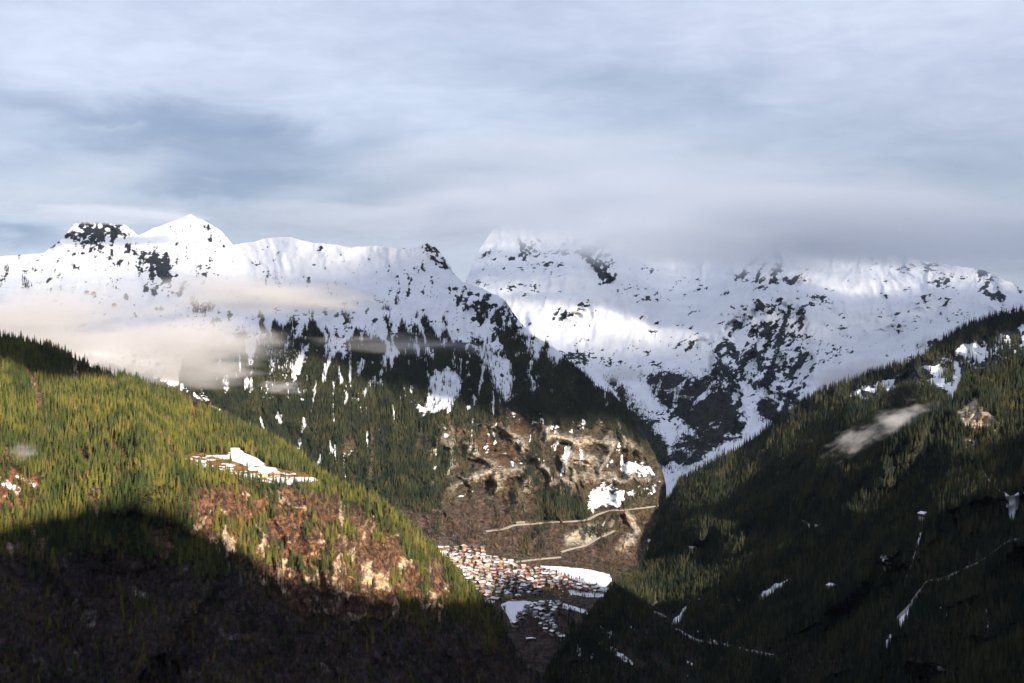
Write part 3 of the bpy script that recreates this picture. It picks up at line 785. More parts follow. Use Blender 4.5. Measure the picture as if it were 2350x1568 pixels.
tmax = (cE * HC - cbase) / sE
tmin = (aa * e1[1] - 8300.0) / (-shn[1])
rows = []
for q in np.linspace(0, 1, nt_):
    t_ = tmax + (tmin - tmax) * q
    rows.append(np.stack([aa * e1[0] + t_ * shn[0], aa * e1[1] + t_ * shn[1], HC + 0 * aa], -1))
bot = np.stack(rows)
bx, by = bot[..., 0], bot[..., 1]
edge = np.minimum(np.arange(nt_), np.arange(nt_)[::-1])[:, None] / 5.0
lump = (60 + 90 * fbm(bx / 600, by / 600, 5, 88)) * np.clip(edge, 0, 1)
topc = bot.copy(); topc[..., 2] += 30 + 260 * np.clip(edge, 0, 1) + np.abs(lump) * 1.5
bot[..., 2] += lump * 0.6
M1 = nt_ * na_
idx = np.arange(M1).reshape(nt_, na_)
def quads(i): return np.stack([i[:-1, :-1], i[:-1, 1:], i[1:, 1:], i[1:, :-1]], -1).reshape(-1, 4)
Fq = [quads(idx)[:, ::-1], quads(idx + M1)]
for strip in (idx[0], idx[-1], idx[:, 0], idx[:, -1]):
    Fq.append(np.stack([strip[:-1], strip[1:], strip[1:] + M1, strip[:-1] + M1], -1))
mc, nb = mat_new("shade_cloud_shell")
tr = nb.n('ShaderNodeBsdfTransparent'); tl = nb.n('ShaderNodeBsdfTranslucent'); mx = nb.n('ShaderNodeMixShader'); ou = nb.n('ShaderNodeOutputMaterial')
thin0 = nb.n('ShaderNodeAttribute', attribute_name='thin')
nb.link(nb.mix(nb.smooth(thin0.outputs['Fac'], 0.1, 0.5), (0.025, 0.03, 0.045, 1), (0.34, 0.38, 0.47, 1)), tl.inputs[0])
thin = nb.n('ShaderNodeAttribute', attribute_name='thin')
nb.link(thin.outputs['Fac'], mx.inputs[0])
nb.link(tl.outputs[0], mx.inputs[1]); nb.link(tr.outputs[0], mx.inputs[2]); nb.link(mx.outputs[0], ou.inputs[0])
me = mesh_np('added_shade_cloud', np.concatenate([bot.reshape(-1, 3), topc.reshape(-1, 3)]), np.concatenate(Fq), [mc])
tdeck = bx * shn[0] + by * shn[1]
thinv = sm(-tdeck, -1500, 300) * np.interp(aa, [-9000, 4600, 6000, 9500], [0.73, 0.73, 0.60, 0.60])[None] + 0.07 * fbm(bx / 900, by / 900, 4, 99)  # near deck made dense to darken the valley, far deck left thin
thinv = np.clip(thinv, 0.015, 0.85)
tv = np.concatenate([thinv.ravel(), thinv.ravel()]).astype(np.float32)
me.attributes.new('thin', 'FLOAT', 'POINT').data.foreach_set('value', tv)
tag(link(bpy.data.objects.new('added_shade_cloud', me)), kind='stuff')


# ------------------------------------------------------------------ drifting clouds: volumes with soft, torn edges
def cloud_mat(name, dens, nscale, carve, seed, aniso=0.2, stretch=(1, 1, 1), tint=(0.97, 0.96, 0.95, 1)):
    m, nb = mat_new(name)
    tcn = nb.n('ShaderNodeTexCoord')
    p = tcn.outputs['Object']
    l0 = nb.n('ShaderNodeVectorMath', operation='LENGTH'); nb.link(p, l0.inputs[0])
    wn = nb.n('ShaderNodeTexNoise'); wn.inputs['Scale'].default_value = 1.6; wn.inputs['Detail'].default_value = 3.0
    nb.link(nb.vmath('ADD', p, (seed * 1.9, seed * 0.7, seed * 2.3)), wn.inputs['Vector'])
    wv = nb.vmath('MULTIPLY', nb.vmath('SUBTRACT', wn.outputs['Color'], (0.5, 0.5, 0.5)), (1.7, 1.0, 1.7))
    ln = nb.n('ShaderNodeVectorMath', operation='LENGTH'); nb.link(nb.vmath('ADD', p, wv), ln.inputs[0])
    nz = nb.noise(nb.vmath('ADD', nb.vmath('MULTIPLY', p, stretch), (seed * 3.7, seed * 1.3, seed)), nscale, 5.0, 0.6, 0.4)
    f = nb.math('SUBTRACT', nb.math('SUBTRACT', 1.0, ln.outputs['Value']), nb.math('MULTIPLY', nz, carve))
    d = nb.math('MULTIPLY', nb.smooth(f, -0.3, 0.5), nb.smooth(l0.outputs['Value'], 0.7, 0.99, 1.0, 0.0))
    pv = nb.n('ShaderNodeVolumePrincipled')
    pv.inputs['Color'].default_value = tint
    pv.inputs['Anisotropy'].default_value = aniso
    nb.link(nb.math('MULTIPLY', d, dens), pv.inputs['Density'])
    o = nb.n('ShaderNodeOutputMaterial'); nb.link(pv.outputs[0], o.inputs['Volume'])
    return m


def ico_mesh(name, sub=3):
    import bmesh
    bm = bmesh.new(); bmesh.ops.create_icosphere(bm, subdivisions=sub, radius=1.0)
    me = bpy.data.meshes.new(name); bm.to_mesh(me); bm.free()
    return me


CLOUDS = [
    # u, v, Y, half width, half height, half depth m, tilt deg, density, noise scale, carve, stretch, label
    (60, 738, 3900, 520, 112, 330, -3, 0.014, 3.0, 0.85, (1, 1, .8), "long cream mist bank lying over the left-hand valley below the ski slopes"),
    (430, 785, 4050, 290, 96, 280, 0, 0.013, 3.0, 0.95, (1, 1, 1), "right end of the mist bank, torn above the dark gorge forest"),
    (640, 684, 4650, 330, 60, 220, 4, 0.015, 2.2, 0.75, (1, 1, 1), "thin warm mist band crossing the snow slope under the ridge"),
    (420, 855, 4050, 240, 52, 180, 2, 0.014, 2.2, 0.85, (1, 1, 1), "lowest strip of mist just above the brown rocky spur"),
    (210, 815, 3850, 320, 74, 220, 4, 0.013, 2.0, 0.85, (1, 1, 1), "grey mist settled behind the dark tree ridge on the left"),
    (2085, 962, 3300, 150, 60, 100, -10, 0.034, 4.2, 1.3, (1, 1, 1), "white cloud puff caught on the dark forested mountain"),
    (1965, 1008, 3350, 120, 50, 80, -26, 0.024, 4.4, 1.35, (1, 1, 1), "ragged lower tail of the white puff on the forested mountain"),
    (1985, 858, 4700, 150, 42, 160, -8, 0.014, 1.6, 0.7, (1, 1, 1), "pale grey cloud lens resting behind the forested crest"),
    (1435, 858, 5600, 90, 26, 120, 0, 0.010, 1.8, 0.8, (1, 1, 1), "small grey cloud lens above the dark gorge wall"),
    (52, 1036, 2290, 44, 28, 40, 0, 0.018, 2.0, 1.0, (1, 1, 1), "tiny wisp of mist in the sunlit forest on the left hill"),
    (650, 888, 4500, 75, 22, 60, 4, 0.020, 2.0, 0.9, (1, 1, 1), "little smoky wisp above the central forest"),
    (930, 790, 4800, 280, 34, 120, 3, 0.006, 3.0, 1.0, (1, 1, 1), "faint veil of mist over the upper forest edge"),
    (240, 492, 6500, 300, 30, 260, 0, 0.012, 2.5, 0.8, (1, 1, 1), "cloud cap touching the dark rocky summit on the left"),
    (1480, 462, 8700, 900, 190, 1000, 3, 0.0030, 3.6, 0.75, (1, 1, 1.2), "broad cloud hiding the tops of the far snow mountains"),
    (1150, 488, 8600, 460, 105, 500, -4, 0.0075, 2.4, 0.85, (1, 1, 1.2), "cloud hanging left of the far summits above the pass"),
    (2000, 530, 7700, 900, 150, 800, 4, 0.0050, 3.0, 0.75, (1, 1, 1.2), "grey cloud sheet draped over the right-hand snow ridge"),
    (1600, 540, 7800, 560, 105, 400, 0, 0.0040, 2.4, 0.85, (1, 1, 1.2), "thin grey cloud filling the saddle between the far rock summits"),
    (760, 500, 7900, 330, 62, 400, 0, 0.0040, 2.4, 0.85, (1, 1, 1.2), "low cloud rolling behind the smooth snow ridge"),
]
cl_me = ico_mesh('cloud')
for i, (u_, v_, Y_, ru, rv, rd, tilt, dens, ns, carve, st, lab) in enumerate(CLOUDS):
    me = cl_me.copy(); me.materials.append(cloud_mat('cloud_%02d' % i, dens, ns, carve, i + 1, 0.15, st, (0.84, 0.88, 0.94, 1) if Y_ > 6000 else (0.90, 0.885, 0.88, 1)))
    o = link(bpy.data.objects.new('cloud', me))
    o.location = Vector(W3(np.array(float(u_)), np.array(float(v_)), np.array(float(Y_))))
    o.scale = (ru / FOC * Y_, rd, rv / FOC * Y_)
    o.rotation_euler = (0, math.radians(tilt), -math.atan2(u_ - UC, FOC))
    tag(o, lab, 'cloud', 'clouds drifting over the valley', 'thing')

# thin blue air over the whole valley
mh, nb = mat_new("air")
pv = nb.n('ShaderNodeVolumePrincipled'); pv.inputs['Color'].default_value = (0.62, 0.80, 1.0, 1); pv.inputs['Density'].default_value = 4.0e-6
pv.inputs['Anisotropy'].default_value = 0.0
o_ = nb.n('ShaderNodeOutputMaterial'); nb.link(pv.outputs[0], o_.inputs['Volume'])
g = Geo(); g.box(-17000, -5000, 638, 17000, 15500, 3500)
tag(link(bpy.data.objects.new('haze', g.mesh('haze', [mh]))), kind='stuff')

# an unseen cloud lump, added to throw shade on the left hill's topmost trees
Pq = A.at(np.array([-60.0, 110.0]), np.array([790.0, 822.0])).mean(0)
me = ico_mesh('added_shade_cloud', 5)
co = np.zeros(len(me.vertices) * 3); me.vertices.foreach_get('co', co); co = co.reshape(-1, 3)
co *= (1 + 0.35 * fbm(co[:, 0] * 2 + co[:, 2], co[:, 1] * 2 - co[:, 2], 4, 12))[:, None]
me.vertices.foreach_set('co', co.ravel()); me.materials.append(mc)
me.attributes.new('thin', 'FLOAT', 'POINT').data.foreach_set('value', np.full(len(co), 0.03, np.float32))
o = link(bpy.data.objects.new('added_shade_cloud', me)); tt = (HC - 300 - Pq[2]) / math.tan(SUN_EL) 
o.location = (Pq[0] + shn[0] * tt, Pq[1] + shn[1] * tt, HC - 300); o.scale = (330, 240, 50); o.rotation_euler = (0, 0, math.atan2(e1[1], e1[0]))
tag(o, kind='stuff')

# ------------------------------------------------------------------ trees
def foliage_mat(name, ca_, cb_, cc_):
    m, nb = mat_new(name)
    oi = nb.n('ShaderNodeObjectInfo'); geo = nb.n('ShaderNodeNewGeometry')
    r = oi.outputs['Random']
    c = nb.mix(nb.smooth(r, 0.0, 0.8), ca_, cb_)
    c = nb.mix(nb.smooth(r, 0.86, 0.98), c, cc_)
    tcn = nb.n('ShaderNodeTexCoord')
    nz = nb.noise(tcn.outputs['Object'], 0.9, 2.0, 0.6)
    c = nb.mix(1.0, c, nb.mix(nz, (0.4, 0.45, 0.5, 1), (1.6, 1.52, 1.3, 1)), 'MULTIPLY')
    # stands differ across the hillside
    big = nb.noise(geo.outputs['Position'], 0.010, 5.0, 0.65)
    c = nb.mix(nb.smooth(big, 0.38, 0.62), nb.mix(1.0, c, (0.50, 0.62, 0.72, 1), 'MULTIPLY'), nb.mix(1.0, c, (1.35, 1.2, 1.0, 1), 'MULTIPLY'))
    princ(nb, c, 0.8, None, 0.15)
    return m


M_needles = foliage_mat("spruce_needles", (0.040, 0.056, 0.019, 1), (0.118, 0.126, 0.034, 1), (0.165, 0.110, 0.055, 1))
M_dull_shaded = foliage_mat("dull_shaded_needles", (0.015, 0.023, 0.016, 1), (0.044, 0.052, 0.029, 1), (0.075, 0.062, 0.040, 1))  # duller stands, darkened further: their shade is put into the colour
M_twigs = foliage_mat("bare_twigs", (0.075, 0.055, 0.048, 1), (0.13, 0.095, 0.075, 1), (0.20, 0.17, 0.14, 1))
mb, nb = mat_new("bark"); princ(nb, (0.10, 0.075, 0.055, 1), 0.9); M_bark = mb


def spruce_geo(seed, H=20.0, R=3.0, tiers=10, spikes=8):
    r = random.Random(seed); g = Geo()
    for k in range(tiers):
        f = k / (tiers - 1)
        z0 = H * (0.08 + 0.84 * f)
        rad = R * (1 - f) ** 0.85 * r.uniform(0.85, 1.15) + 0.22
        rise = H * 0.14 * (1 - 0.45 * f)
        ph = r.uniform(0, 6.28); ox, oy = r.uniform(-.15, .15), r.uniform(-.15, .15)
        ring = []
        for j in range(spikes * 2):
            a = ph + math.pi * j / spikes
            rr = rad * (r.uniform(0.85, 1.2) if j % 2 == 0 else r.uniform(0.4, 0.62))
            dz = -0.11 * rr * 2 if j % 2 == 0 else 0.05 * rr
            ring.append((ox + rr * math.cos(a), oy + rr * math.sin(a), z0 + dz + r.uniform(-.2, .2)))
        ap = (ox, oy, min(z0 + rise, H))
        for j in range(len(ring)):
            g.poly([ring[j], ring[(j + 1) % len(ring)], ap], 0)
    return g


def trunk_geo(H=20.0, r0=0.32, lean=0.0, m=0):
    g = Geo(); g.tube((0, 0, -1.5), (lean, 0, H * 0.9), r0, 0.05, 5, m); return g


def bare_geo(seed, H=14.0, R=3.6, n=150):
    r = random.Random(seed); g = Geo()
    for k in range(n):
        f = r.uniform(0.22, 1.0) ** 0.8
        a = r.uniform(0, 6.28)
        env = R * math.sin(math.pi * min(1, 0.18 + f * 0.80)) ** 0.7
        p0 = Vector((r.uniform(-.2, .2), r.uniform(-.2, .2), H * f * 0.72))
        q = Vector((math.cos(a) * env * r.uniform(.5, 1), math.sin(a) * env * r.uniform(.5, 1), H * (f * 0.86 + 0.14) + r.uniform(-.8, .6)))
        w_ = r.uniform(0.05, 0.11)
        d = (q - p0).orthogonal().normalized() * w_
        g.poly([p0 - d, p0 + d, q], 0)
        for _ in range(2):
            t = r.uniform(.45, .9); b0 = p0.lerp(q, t)
            b1 = b0 + Vector((r.uniform(-1, 1), r.uniform(-1, 1), r.uniform(.2, 1.2))) * (R * .33)
            d2 = (b1 - b0).orthogonal().normalized() * w_ * 1.3
            g.poly([b0 - d2, b0 + d2, b1], 0)
    return g


def join_geo(g, t, m):
    i = len(g.v); g.v += t.v
    g.f += [tuple(i + q for q in f) for f in t.f]; g.m += [m] * len(t.f)
    return g


spruce_crowns = [spruce_geo(s, 20, 2.4 + .35 * (s % 4), 10 + s % 2, 7 + s % 2).mesh('crown', [M_needles]) for s in range(4)]
dull_shaded_crowns = [spruce_geo(s + 5, 20, 2.4 + .35 * (s % 4), 10 + s % 2, 7 + s % 2).mesh('crown', [M_dull_shaded]) for s in range(4)]
spruce_trunk = trunk_geo(20).mesh('trunk', [M_bark])
bare_crowns = [bare_geo(s + 20, 14, 3.2 + .5 * s).mesh('crown', [M_twigs]) for s in range(3)]
bare_trunk = trunk_geo(13, 0.2).mesh('trunk', [M_bark])
proto_s = [bpy.data.objects.new('spruce_shape', join_geo(spruce_geo(s, 20, 2.7 + .45 * (s % 4), 9, 7), trunk_geo(20), 1).mesh('spruce_shape', [M_needles, M_bark])) for s in range(4)]
proto_d = [bpy.data.objects.new('dark_spruce_shape', join_geo(spruce_geo(s + 9, 20, 2.4 + .35 * (s % 4), 9, 7), trunk_geo(20), 1).mesh('dark_spruce_shape', [M_dull_shaded, M_bark])) for s in range(4)]
proto_b = [bpy.data.objects.new('bare_shape', join_geo(bare_geo(s + 20, 14, 3.2 + .5 * s, 95), trunk_geo(13, .2), 1).mesh('bare_shape', [M_twigs, M_bark])) for s in range(3)]


def forest(name, P, scale, protos, label):
    """one stand of trees past the counted ones: points with a tree shape instanced on each"""
    n = len(P)
    me = bpy.data.meshes.new(name)
    me.vertices.add(n); me.vertices.foreach_set('co', np.asarray(P, np.float32).ravel())
    sc3 = np.stack([scale * rng.uniform(.85, 1.15, n), scale * rng.uniform(.85, 1.15, n), scale * rng.uniform(.9, 1.15, n)], -1).astype(np.float32)
    me.attributes.new('scl', 'FLOAT_VECTOR', 'POINT').data.foreach_set('vector', sc3.ravel())
    rot = np.zeros((n, 3), np.float32); rot[:, 2] = rng.uniform(0, 6.28, n); rot[:, 0] = rng.normal(0, .03, n); rot[:, 1] = rng.normal(0, .03, n)
    me.attributes.new('rot', 'FLOAT_VECTOR', 'POINT').data.foreach_set('vector', rot.ravel())
    me.attributes.new('pick', 'INT', 'POINT').data.foreach_set('value', rng.integers(0, len(protos), n).astype(np.int32))
    o = link(bpy.data.objects.new(name, me))
    ng = bpy.data.node_groups.new(name, 'GeometryNodeTree')
    ng.interface.new_socket(name='Geometry', in_out='INPUT', socket_type='NodeSocketGeometry')
    ng.interface.new_socket(name='Geometry', in_out='OUTPUT', socket_type='NodeSocketGeometry')
    gi = ng.nodes.new('NodeGroupInput'); go = ng.nodes.new('NodeGroupOutput')
    m2p = ng.nodes.new('GeometryNodeMeshToPoints')
    iop = ng.nodes.new('GeometryNodeInstanceOnPoints')
    jg = ng.nodes.new('GeometryNodeGeometryToInstance')
    for p in protos:
        oi = ng.nodes.new('GeometryNodeObjectInfo'); oi.inputs[0].default_value = p
        oi.inputs['As Instance'].default_value = False
        ng.links.new(oi.outputs['Geometry'], jg.inputs[0])
    def named(nm, dt):
        a = ng.nodes.new('GeometryNodeInputNamedAttribute'); a.data_type = dt; a.inputs[0].default_value = nm
        return a.outputs[0]
    iop.inputs['Pick Instance'].default_value = True
    ng.links.new(gi.outputs[0], m2p.inputs[0]); ng.links.new(m2p.outputs[0], iop.inputs['Points'])
    ng.links.new(jg.outputs[0], iop.inputs['Instance'])
    ng.links.new(named('pick', 'INT'), iop.inputs['Instance Index'])
    ng.links.new(named('rot', 'FLOAT_VECTOR'), iop.inputs['Rotation'])
    ng.links.new(named('scl', 'FLOAT_VECTOR'), iop.inputs['Scale'])
    ng.links.new(iop.outputs[0], go.inputs[0])
    md = o.modifiers.new('stand', 'NODES'); md.node_group = ng
    tag(o, label, kind='stuff')
    print(name, n)
    return o


def scatter(L, dens, spacing, umin=-390, umax=2690, vmax=1660):
    """random points on a layer, so many per square metre, where dens says"""
    cell = L.area[:-1, :-1] * np.clip(dens[:-1, :-1], 0, 1) / (spacing * spacing)
    ok = (L.U[:-1, :-1] > umin) & (L.U[:-1, :-1] < umax) & (L.V[:-1, :-1] < vmax)
    cell = cell * ok
    cnt = rng.poisson(np.minimum(cell, 30))
    r, c = np.nonzero(cnt)
    k = cnt[r, c]
    r = np.repeat(r, k).astype(float) + rng.uniform(0, 1, k.sum()); c = np.repeat(c, k).astype(float) + rng.uniform(0, 1, k.sum())
    P = L.at_rc(L.P, r, c)
    return P, r, c


def proj(P):
    return UC + P[:, 0] / P[:, 1] * FOC, VC - (P[:, 2] - CAMZ) / P[:, 1] * FOC


LINES = []      # roads: kept clear of trees; filled below
ROADS = {
    'upper': (B, [(1112, 1221), (1140, 1217), (1157, 1215), (1180, 1206), (1225, 1203), (1269, 1199), (1310, 1198), (1346, 1195), (1362, 1187), (1373, 1181), (1400, 1172), (1430, 1172), (1452, 1169), (1490, 1165), (1512, 1161)], 9),
    'lower': (B, [(1285, 1269), (1310, 1261), (1342, 1254), (1371, 1237), (1392, 1228), (1412, 1218)], 8),
    'village': (B, [(1180, 1291), (1215, 1287), (1250, 1283), (1290, 1280)], 7),
    'right': (D, [(2350, 1236), (2329, 1240), (2310, 1247), (2295, 1256), (2265, 1281), (2245, 1293), (2219, 1305), (2195, 1317), (2170, 1327), (2150, 1332), (2129, 1334), (2119, 1346), (2110, 1361), (2098, 1378), (2087, 1395), (2070, 1412), (2053, 1429)], 7),
    'bottom': (D, [(1550, 1444), (1572, 1457), (1596, 1471), (1630, 1477), (1660, 1482), (1700, 1490), (1739, 1499), (1775, 1506)], 8),
    'hairpin': (D, [(1510, 1380), (1497, 1392), (1485, 1398), (1492, 1404), (1505, 1407), (1520, 1413), (1528, 1420)], 6),
}
rdist = {'B': np.full(B.U.shape, 1e3), 'D': np.full(D.U.shape, 1e3)}
for k_, (L_, pts, wd) in ROADS.items():
    key = 'B' if L_ is B else 'D'
    rdist[key] = np.minimum(rdist[key], lined(L_.U, L_.V, pts))
roadB = sm(rdist['B'], 2.0, 6.0); roadD = sm(rdist['D'], 2.0, 6.0)
# the strip just below a road stays open too, so the road shows over the crowns
for dv in (3, 6, 9):
    for k_, (L_, pts, wd) in ROADS.items():
        dd = sm(lined(L_.U, L_.V, [(a, b + dv) for a, b in pts]), 1.5, 3.5)
        if L_ is B: roadB = roadB * dd
        else: roadD = roadD * dd

# --- how thickly trees stand on each layer
x, y = fl(A)
tn = fbm(x / 26, y / 40, 4, 401); tg = fbm(x / 90, y / 120, 4, 402)
conA = (1 - mead) * (1 - 0.8 * openL)
conA = conA * (1 - mixz * (1 - 0.75 * sm(tn + tg * .8, 0.02, 0.22)))
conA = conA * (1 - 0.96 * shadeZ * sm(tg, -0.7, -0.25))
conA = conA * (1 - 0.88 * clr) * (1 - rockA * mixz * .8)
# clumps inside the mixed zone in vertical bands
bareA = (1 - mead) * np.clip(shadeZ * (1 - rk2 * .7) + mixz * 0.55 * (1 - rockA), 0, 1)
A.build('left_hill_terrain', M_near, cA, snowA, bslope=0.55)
PA, rA, cAi = scatter(A, conA, 5.0)
PAb, rAb, cAb = scatter(A, bareA, 7.0)

x, y = fl(B)
tn = fbm(x / 40, y / 80, 4, 411); tg = fbm(x / 140, y / 260, 4, 412); ts = ridged(x / 75, y / 420, 4, 413)
wxB = fbm(x / 120, y / 120, 4, 414) * 22
Uw, Vw = B.U + wxB, B.V + wxB * .8
conB = np.zeros_like(x)
for poly, a_, sf in (([(470, 795), (560, 800), (575, 870), (560, 970), (620, 1010), (700, 1060), (740, 1085), (860, 1140), (960, 1180), (1000, 1160), (1030, 1110), (1010, 1020), (960, 950), (900, 930), (850, 900), (800, 850), (700, 870), (640, 930), (590, 960), (565, 880), (555, 800), (500, 780)], 1.0, 14),
                     ([(560, 975), (620, 900), (700, 850), (800, 800), (850, 790), (840, 900), (900, 940), (960, 960), (1010, 1000), (1030, 1080), (990, 1160), (900, 1170), (740, 1090)], 1.0, 14),
                     ([(830, 780), (880, 745), (940, 770), (1010, 780), (1060, 790), (1130, 880), (1158, 930), (1140, 965), (1050, 945), (1060, 890), (1010, 850), (985, 900), (950, 940), (900, 930), (860, 890)], 1.0, 10),
                     ([(1160, 825), (1280, 808), (1350, 860), (1440, 935), (1500, 1050), (1460, 1010), (1380, 985), (1250, 980), (1180, 950), (1172, 870)], 1.0, 7),
                     ([(1145, 780), (1210, 762), (1290, 808), (1240, 822), (1170, 812)], 1.0, 6),
                     ([(700, 740), (760, 730), (840, 760), (850, 800), (760, 820), (700, 800)], 0.3, 16),
                     ([(1230, 1135), (1290, 1108), (1345, 1150), (1352, 1182), (1320, 1196), (1235, 1200)], 1.0, 6),
                     ([(1440, 1120), (1480, 1105), (1500, 1130), (1470, 1150), (1440, 1165), (1420, 1200), (1405, 1195), (1420, 1150)], 0.9, 6),
                     ([(965, 700), (1010, 690), (1080, 720), (1090, 770), (1040, 790), (985, 770), (940, 760)], 0.35, 10),
                     ([(560, 760), (700, 720), (900, 700), (960, 760), (820, 800), (640, 850), (570, 830)], 0.14, 20),
                     ([(0, 620), (40, 620), (80, 650), (60, 665), (0, 660)], 0.22, 8),
                     ([(440, 690), (490, 690), (505, 725), (460, 730)], 0.4, 8),
                     ([(1010, 960), (1100, 950), (1200, 990), (1300, 1020), (1350, 1100), (1240, 1150), (1050, 1150), (1000, 1080)], 0.30, 20),
                     ([(1395, 1345), (1460, 1330), (1500, 1350), (1500, 1440), (1440, 1420)], 0.8, 10),
                     ([(930, 1180), (1100, 1130), (1240, 1180), (1400, 1215), (1500, 1260), (1300, 1290), (1100, 1265), (1000, 1240)], 0.26, 12),
                     ([(1240, 1460), (1330, 1400), (1500, 1400), (1560, 1500), (1400, 1520)], 0.4, 20)):
    conB = np.maximum(conB, a_ * pm(Uw, Vw, poly, sf))
zone = pm(Uw, Vw, [(555, 690), (700, 690), (900, 680), (1050, 670), (1180, 740), (1200, 800), (1160, 960), (1000, 1000), (560, 1000), (545, 800)], 16)
lift = fbm((x + wxB) / 42, y / 120, 4, 415, 0.6) + 0.45 * fbm(x / 130, y / 200, 3, 416)
hB = sm(B.V, 640, 900)
fz = sm(lift, 0.38 - 0.90 * hB, 0.50 - 0.90 * hB)
fz = np.where(B.V < 720, np.minimum(fz, .6), fz)
conB = conB * (1 - zone) + zone * fz
lowl = pm(Uw, Vw, [(395, 865), (470, 785), (560, 795), (580, 900), (562, 968), (470, 922)], 8)
conB = np.maximum(conB, lowl)
clump = sm(tn + tg * .6, -0.45, -0.2)
sparse = sm(tn * .7 + tg, 0.12, 0.3)
conB = np.where(conB > 0.6, conB * clump * (1 - 0.9 * sm(ts, 0.46, 0.62) * (1 - pm(B.U, B.V, [(1160, 800), (1300, 800), (1500, 1050), (1400, 990), (1180, 950)], 10))), conB * sparse * 1.6)
gully = np.maximum(pm(Uw, Vw, [(955, 945), (985, 905), (1005, 855), (1030, 845), (1055, 870), (1055, 915), (1035, 940), (990, 950)], 6),
                   pm(Uw, Vw, [(1060, 780), (1100, 800), (1170, 830), (1165, 930), (1140, 900), (1120, 840)], 7))
conB = conB * (1 - 0.93 * gully) * roadB * (1 - 0.8 * np.clip(patch, 0, 1) * (B.V > 1000))
vill = pm(B.U, B.V, [(1010, 1262), (1110, 1255), (1240, 1285), (1400, 1300), (1410, 1375), (1200, 1376), (1110, 1378), (1060, 1330), (1010, 1285)], 3)
openf = np.maximum(pm(B.U, B.V, [(1240, 1298), (1290, 1300), (1350, 1306), (1402, 1318), (1400, 1350), (1385, 1352), (1340, 1340), (1300, 1325), (1240, 1315)], 3),
                   pm(B.U, B.V, [(1150, 1390), (1175, 1377), (1215, 1380), (1242, 1388), (1240, 1396), (1203, 1398), (1193, 1410), (1192, 1430), (1175, 1440), (1163, 1410)], 3))
bareB = 0.9 * pm(Uw, Vw, [(930, 1180), (1010, 1140), (1100, 1120), (1240, 1150), (1360, 1200), (1500, 1260), (1560, 1300), (1400, 1310), (1330, 1295), (1240, 1292), (1100, 1275), (1030, 1255)], 12)
bareB = np.maximum(bareB, 0.6 * sm(B.V, 1385, 1400)) * (1 - vill) * (1 - openf) * roadB * (1 - .6 * knoll) * (1 - cliffC) * sm(tn + .3, 0, .4)
bareB = np.maximum(bareB, 0.30 * vill * (1 - openf))
SK = sm(ts, 0.36, 0.52) * sm(B.V, 1120, 1040) * sm(B.V, 700, 780) * (B.U > 540) * sm(fbm(x / 260, y / 200, 3, 417), -.35, .1) * (1 - pm(B.U, B.V, [(1165, 800), (1300, 800), (1500, 1050), (1400, 1010), (1180, 960)], 12))
conB = conB * (1 - .95 * SK)
snowB = snowB + SK * (1.0 + .6 * nSB)
snowB = snowB - 0.75 * sm(conB, 0.5, 0.9) * (1 - openf) - vill * (0.62 + 1.2 * fbm(B.U / 7, B.V / 3, 3, 455)) * (1 - openf)
cB = mixc(cB, np.array([0.022, 0.026, 0.022]), sm(conB, 0.45, 0.85) * 0.9)
B.build('valley_terrain', M_mid, cB, snowB)
hidden = B.V > np.interp(B.U, A.uu, A.crest) + 25
vis = (~hidden) & (B.U < 1600)
PB, _, _ = scatter(B, conB * vis, 5.6)
PBb, _, _ = scatter(B, bareB * vis, 7.5)
# young trees dotted over the upper snow
PBs, _, _ = scatter(B, vis * 0.10 * sm(B.V, 640, 760) * sm(900 - B.V, 0, 60) * sparse * pm(B.U, B.V, [(560, 760), (760, 640), (1100, 680), (1200, 760), (1180, 900), (560, 900)], 20), 9.0)

x, y = fl(C)
conC = scr * sm(fbm(x / 60, y / 90, 4, 421), -0.3, 0.0) * 0.7
visC = (C.V < np.interp(C.U, B.uu, B.crest, right=2000) + 20) & (C.V < np.interp(C.U, D.uu, D.crest, left=2000) + 20)
PC, _, _ = scatter(C, conC * visC, 10.0)

x, y = fl(D)
tn = fbm(x / 30, y / 50, 4, 431); tg = fbm(x / 110, y / 140, 4, 432)
conD = (1 - rockD * (0.62 + 0.38 * sm(tn, -0.2, 0.05))) * (1 - outc * 0.93) * (1 - patD) * roadD
conD = conD * (1 - 0.9 * sm(fbm(x / 34, y / 60, 4, 433), 0.36, 0.5)) * (1 - 0.8 * rocky * sm(nAD, -0.2, 0.2))
lowD = sm(D.V - 0.12 * (D.U - 1400), 1400, 1480)
conD = conD * (1 - 0.55 * lowD * sm(tg, -0.2, 0.15))
bareD = lowD * 0.6 * (1 - patD) * roadD
D.build('forested_mountain', M_near, cD, snowD, bslope=0.2)
PD, _, _ = scatter(D, conD, 6.0)
PDb, _, _ = scatter(D, bareD, 9.0)
PE, _, _ = scatter(E, np.ones_like(E.U), 5.5, umax=2500)
PE = PE[PE[:, 1] > 900]


def pick_largest(P, n):
    u_, v_ = proj(P)
    top = v_ - 20.0 / P[:, 1] * FOC
    seen = (u_ > 3) & (u_ < 2347) & (top > 0) & (v_ < 1600) & (top < 1545)
    d = np.where(seen, P[:, 1], 1e9)
    o = np.argsort(d)[:n]
    m = np.zeros(len(P), bool); m[o] = True
    return m


def tree(P, h, crown, trunk, label, cat, grp, name, H0):
    t = bpy.data.objects.new(name, None); link(t)
    t.location = P; t.rotation_euler = (0, 0, random.uniform(0, 6.28))
    s_ = h / H0; t.scale = (s_ * random.uniform(.9, 1.15), s_ * random.uniform(.9, 1.15), s_)
    t.empty_display_size = 1
    tag(t, label, cat, grp)
    a = link(bpy.data.objects.new('crown', crown)); a.parent = t
    b = link(bpy.data.objects.new('trunk', trunk)); b.parent = t
    return t


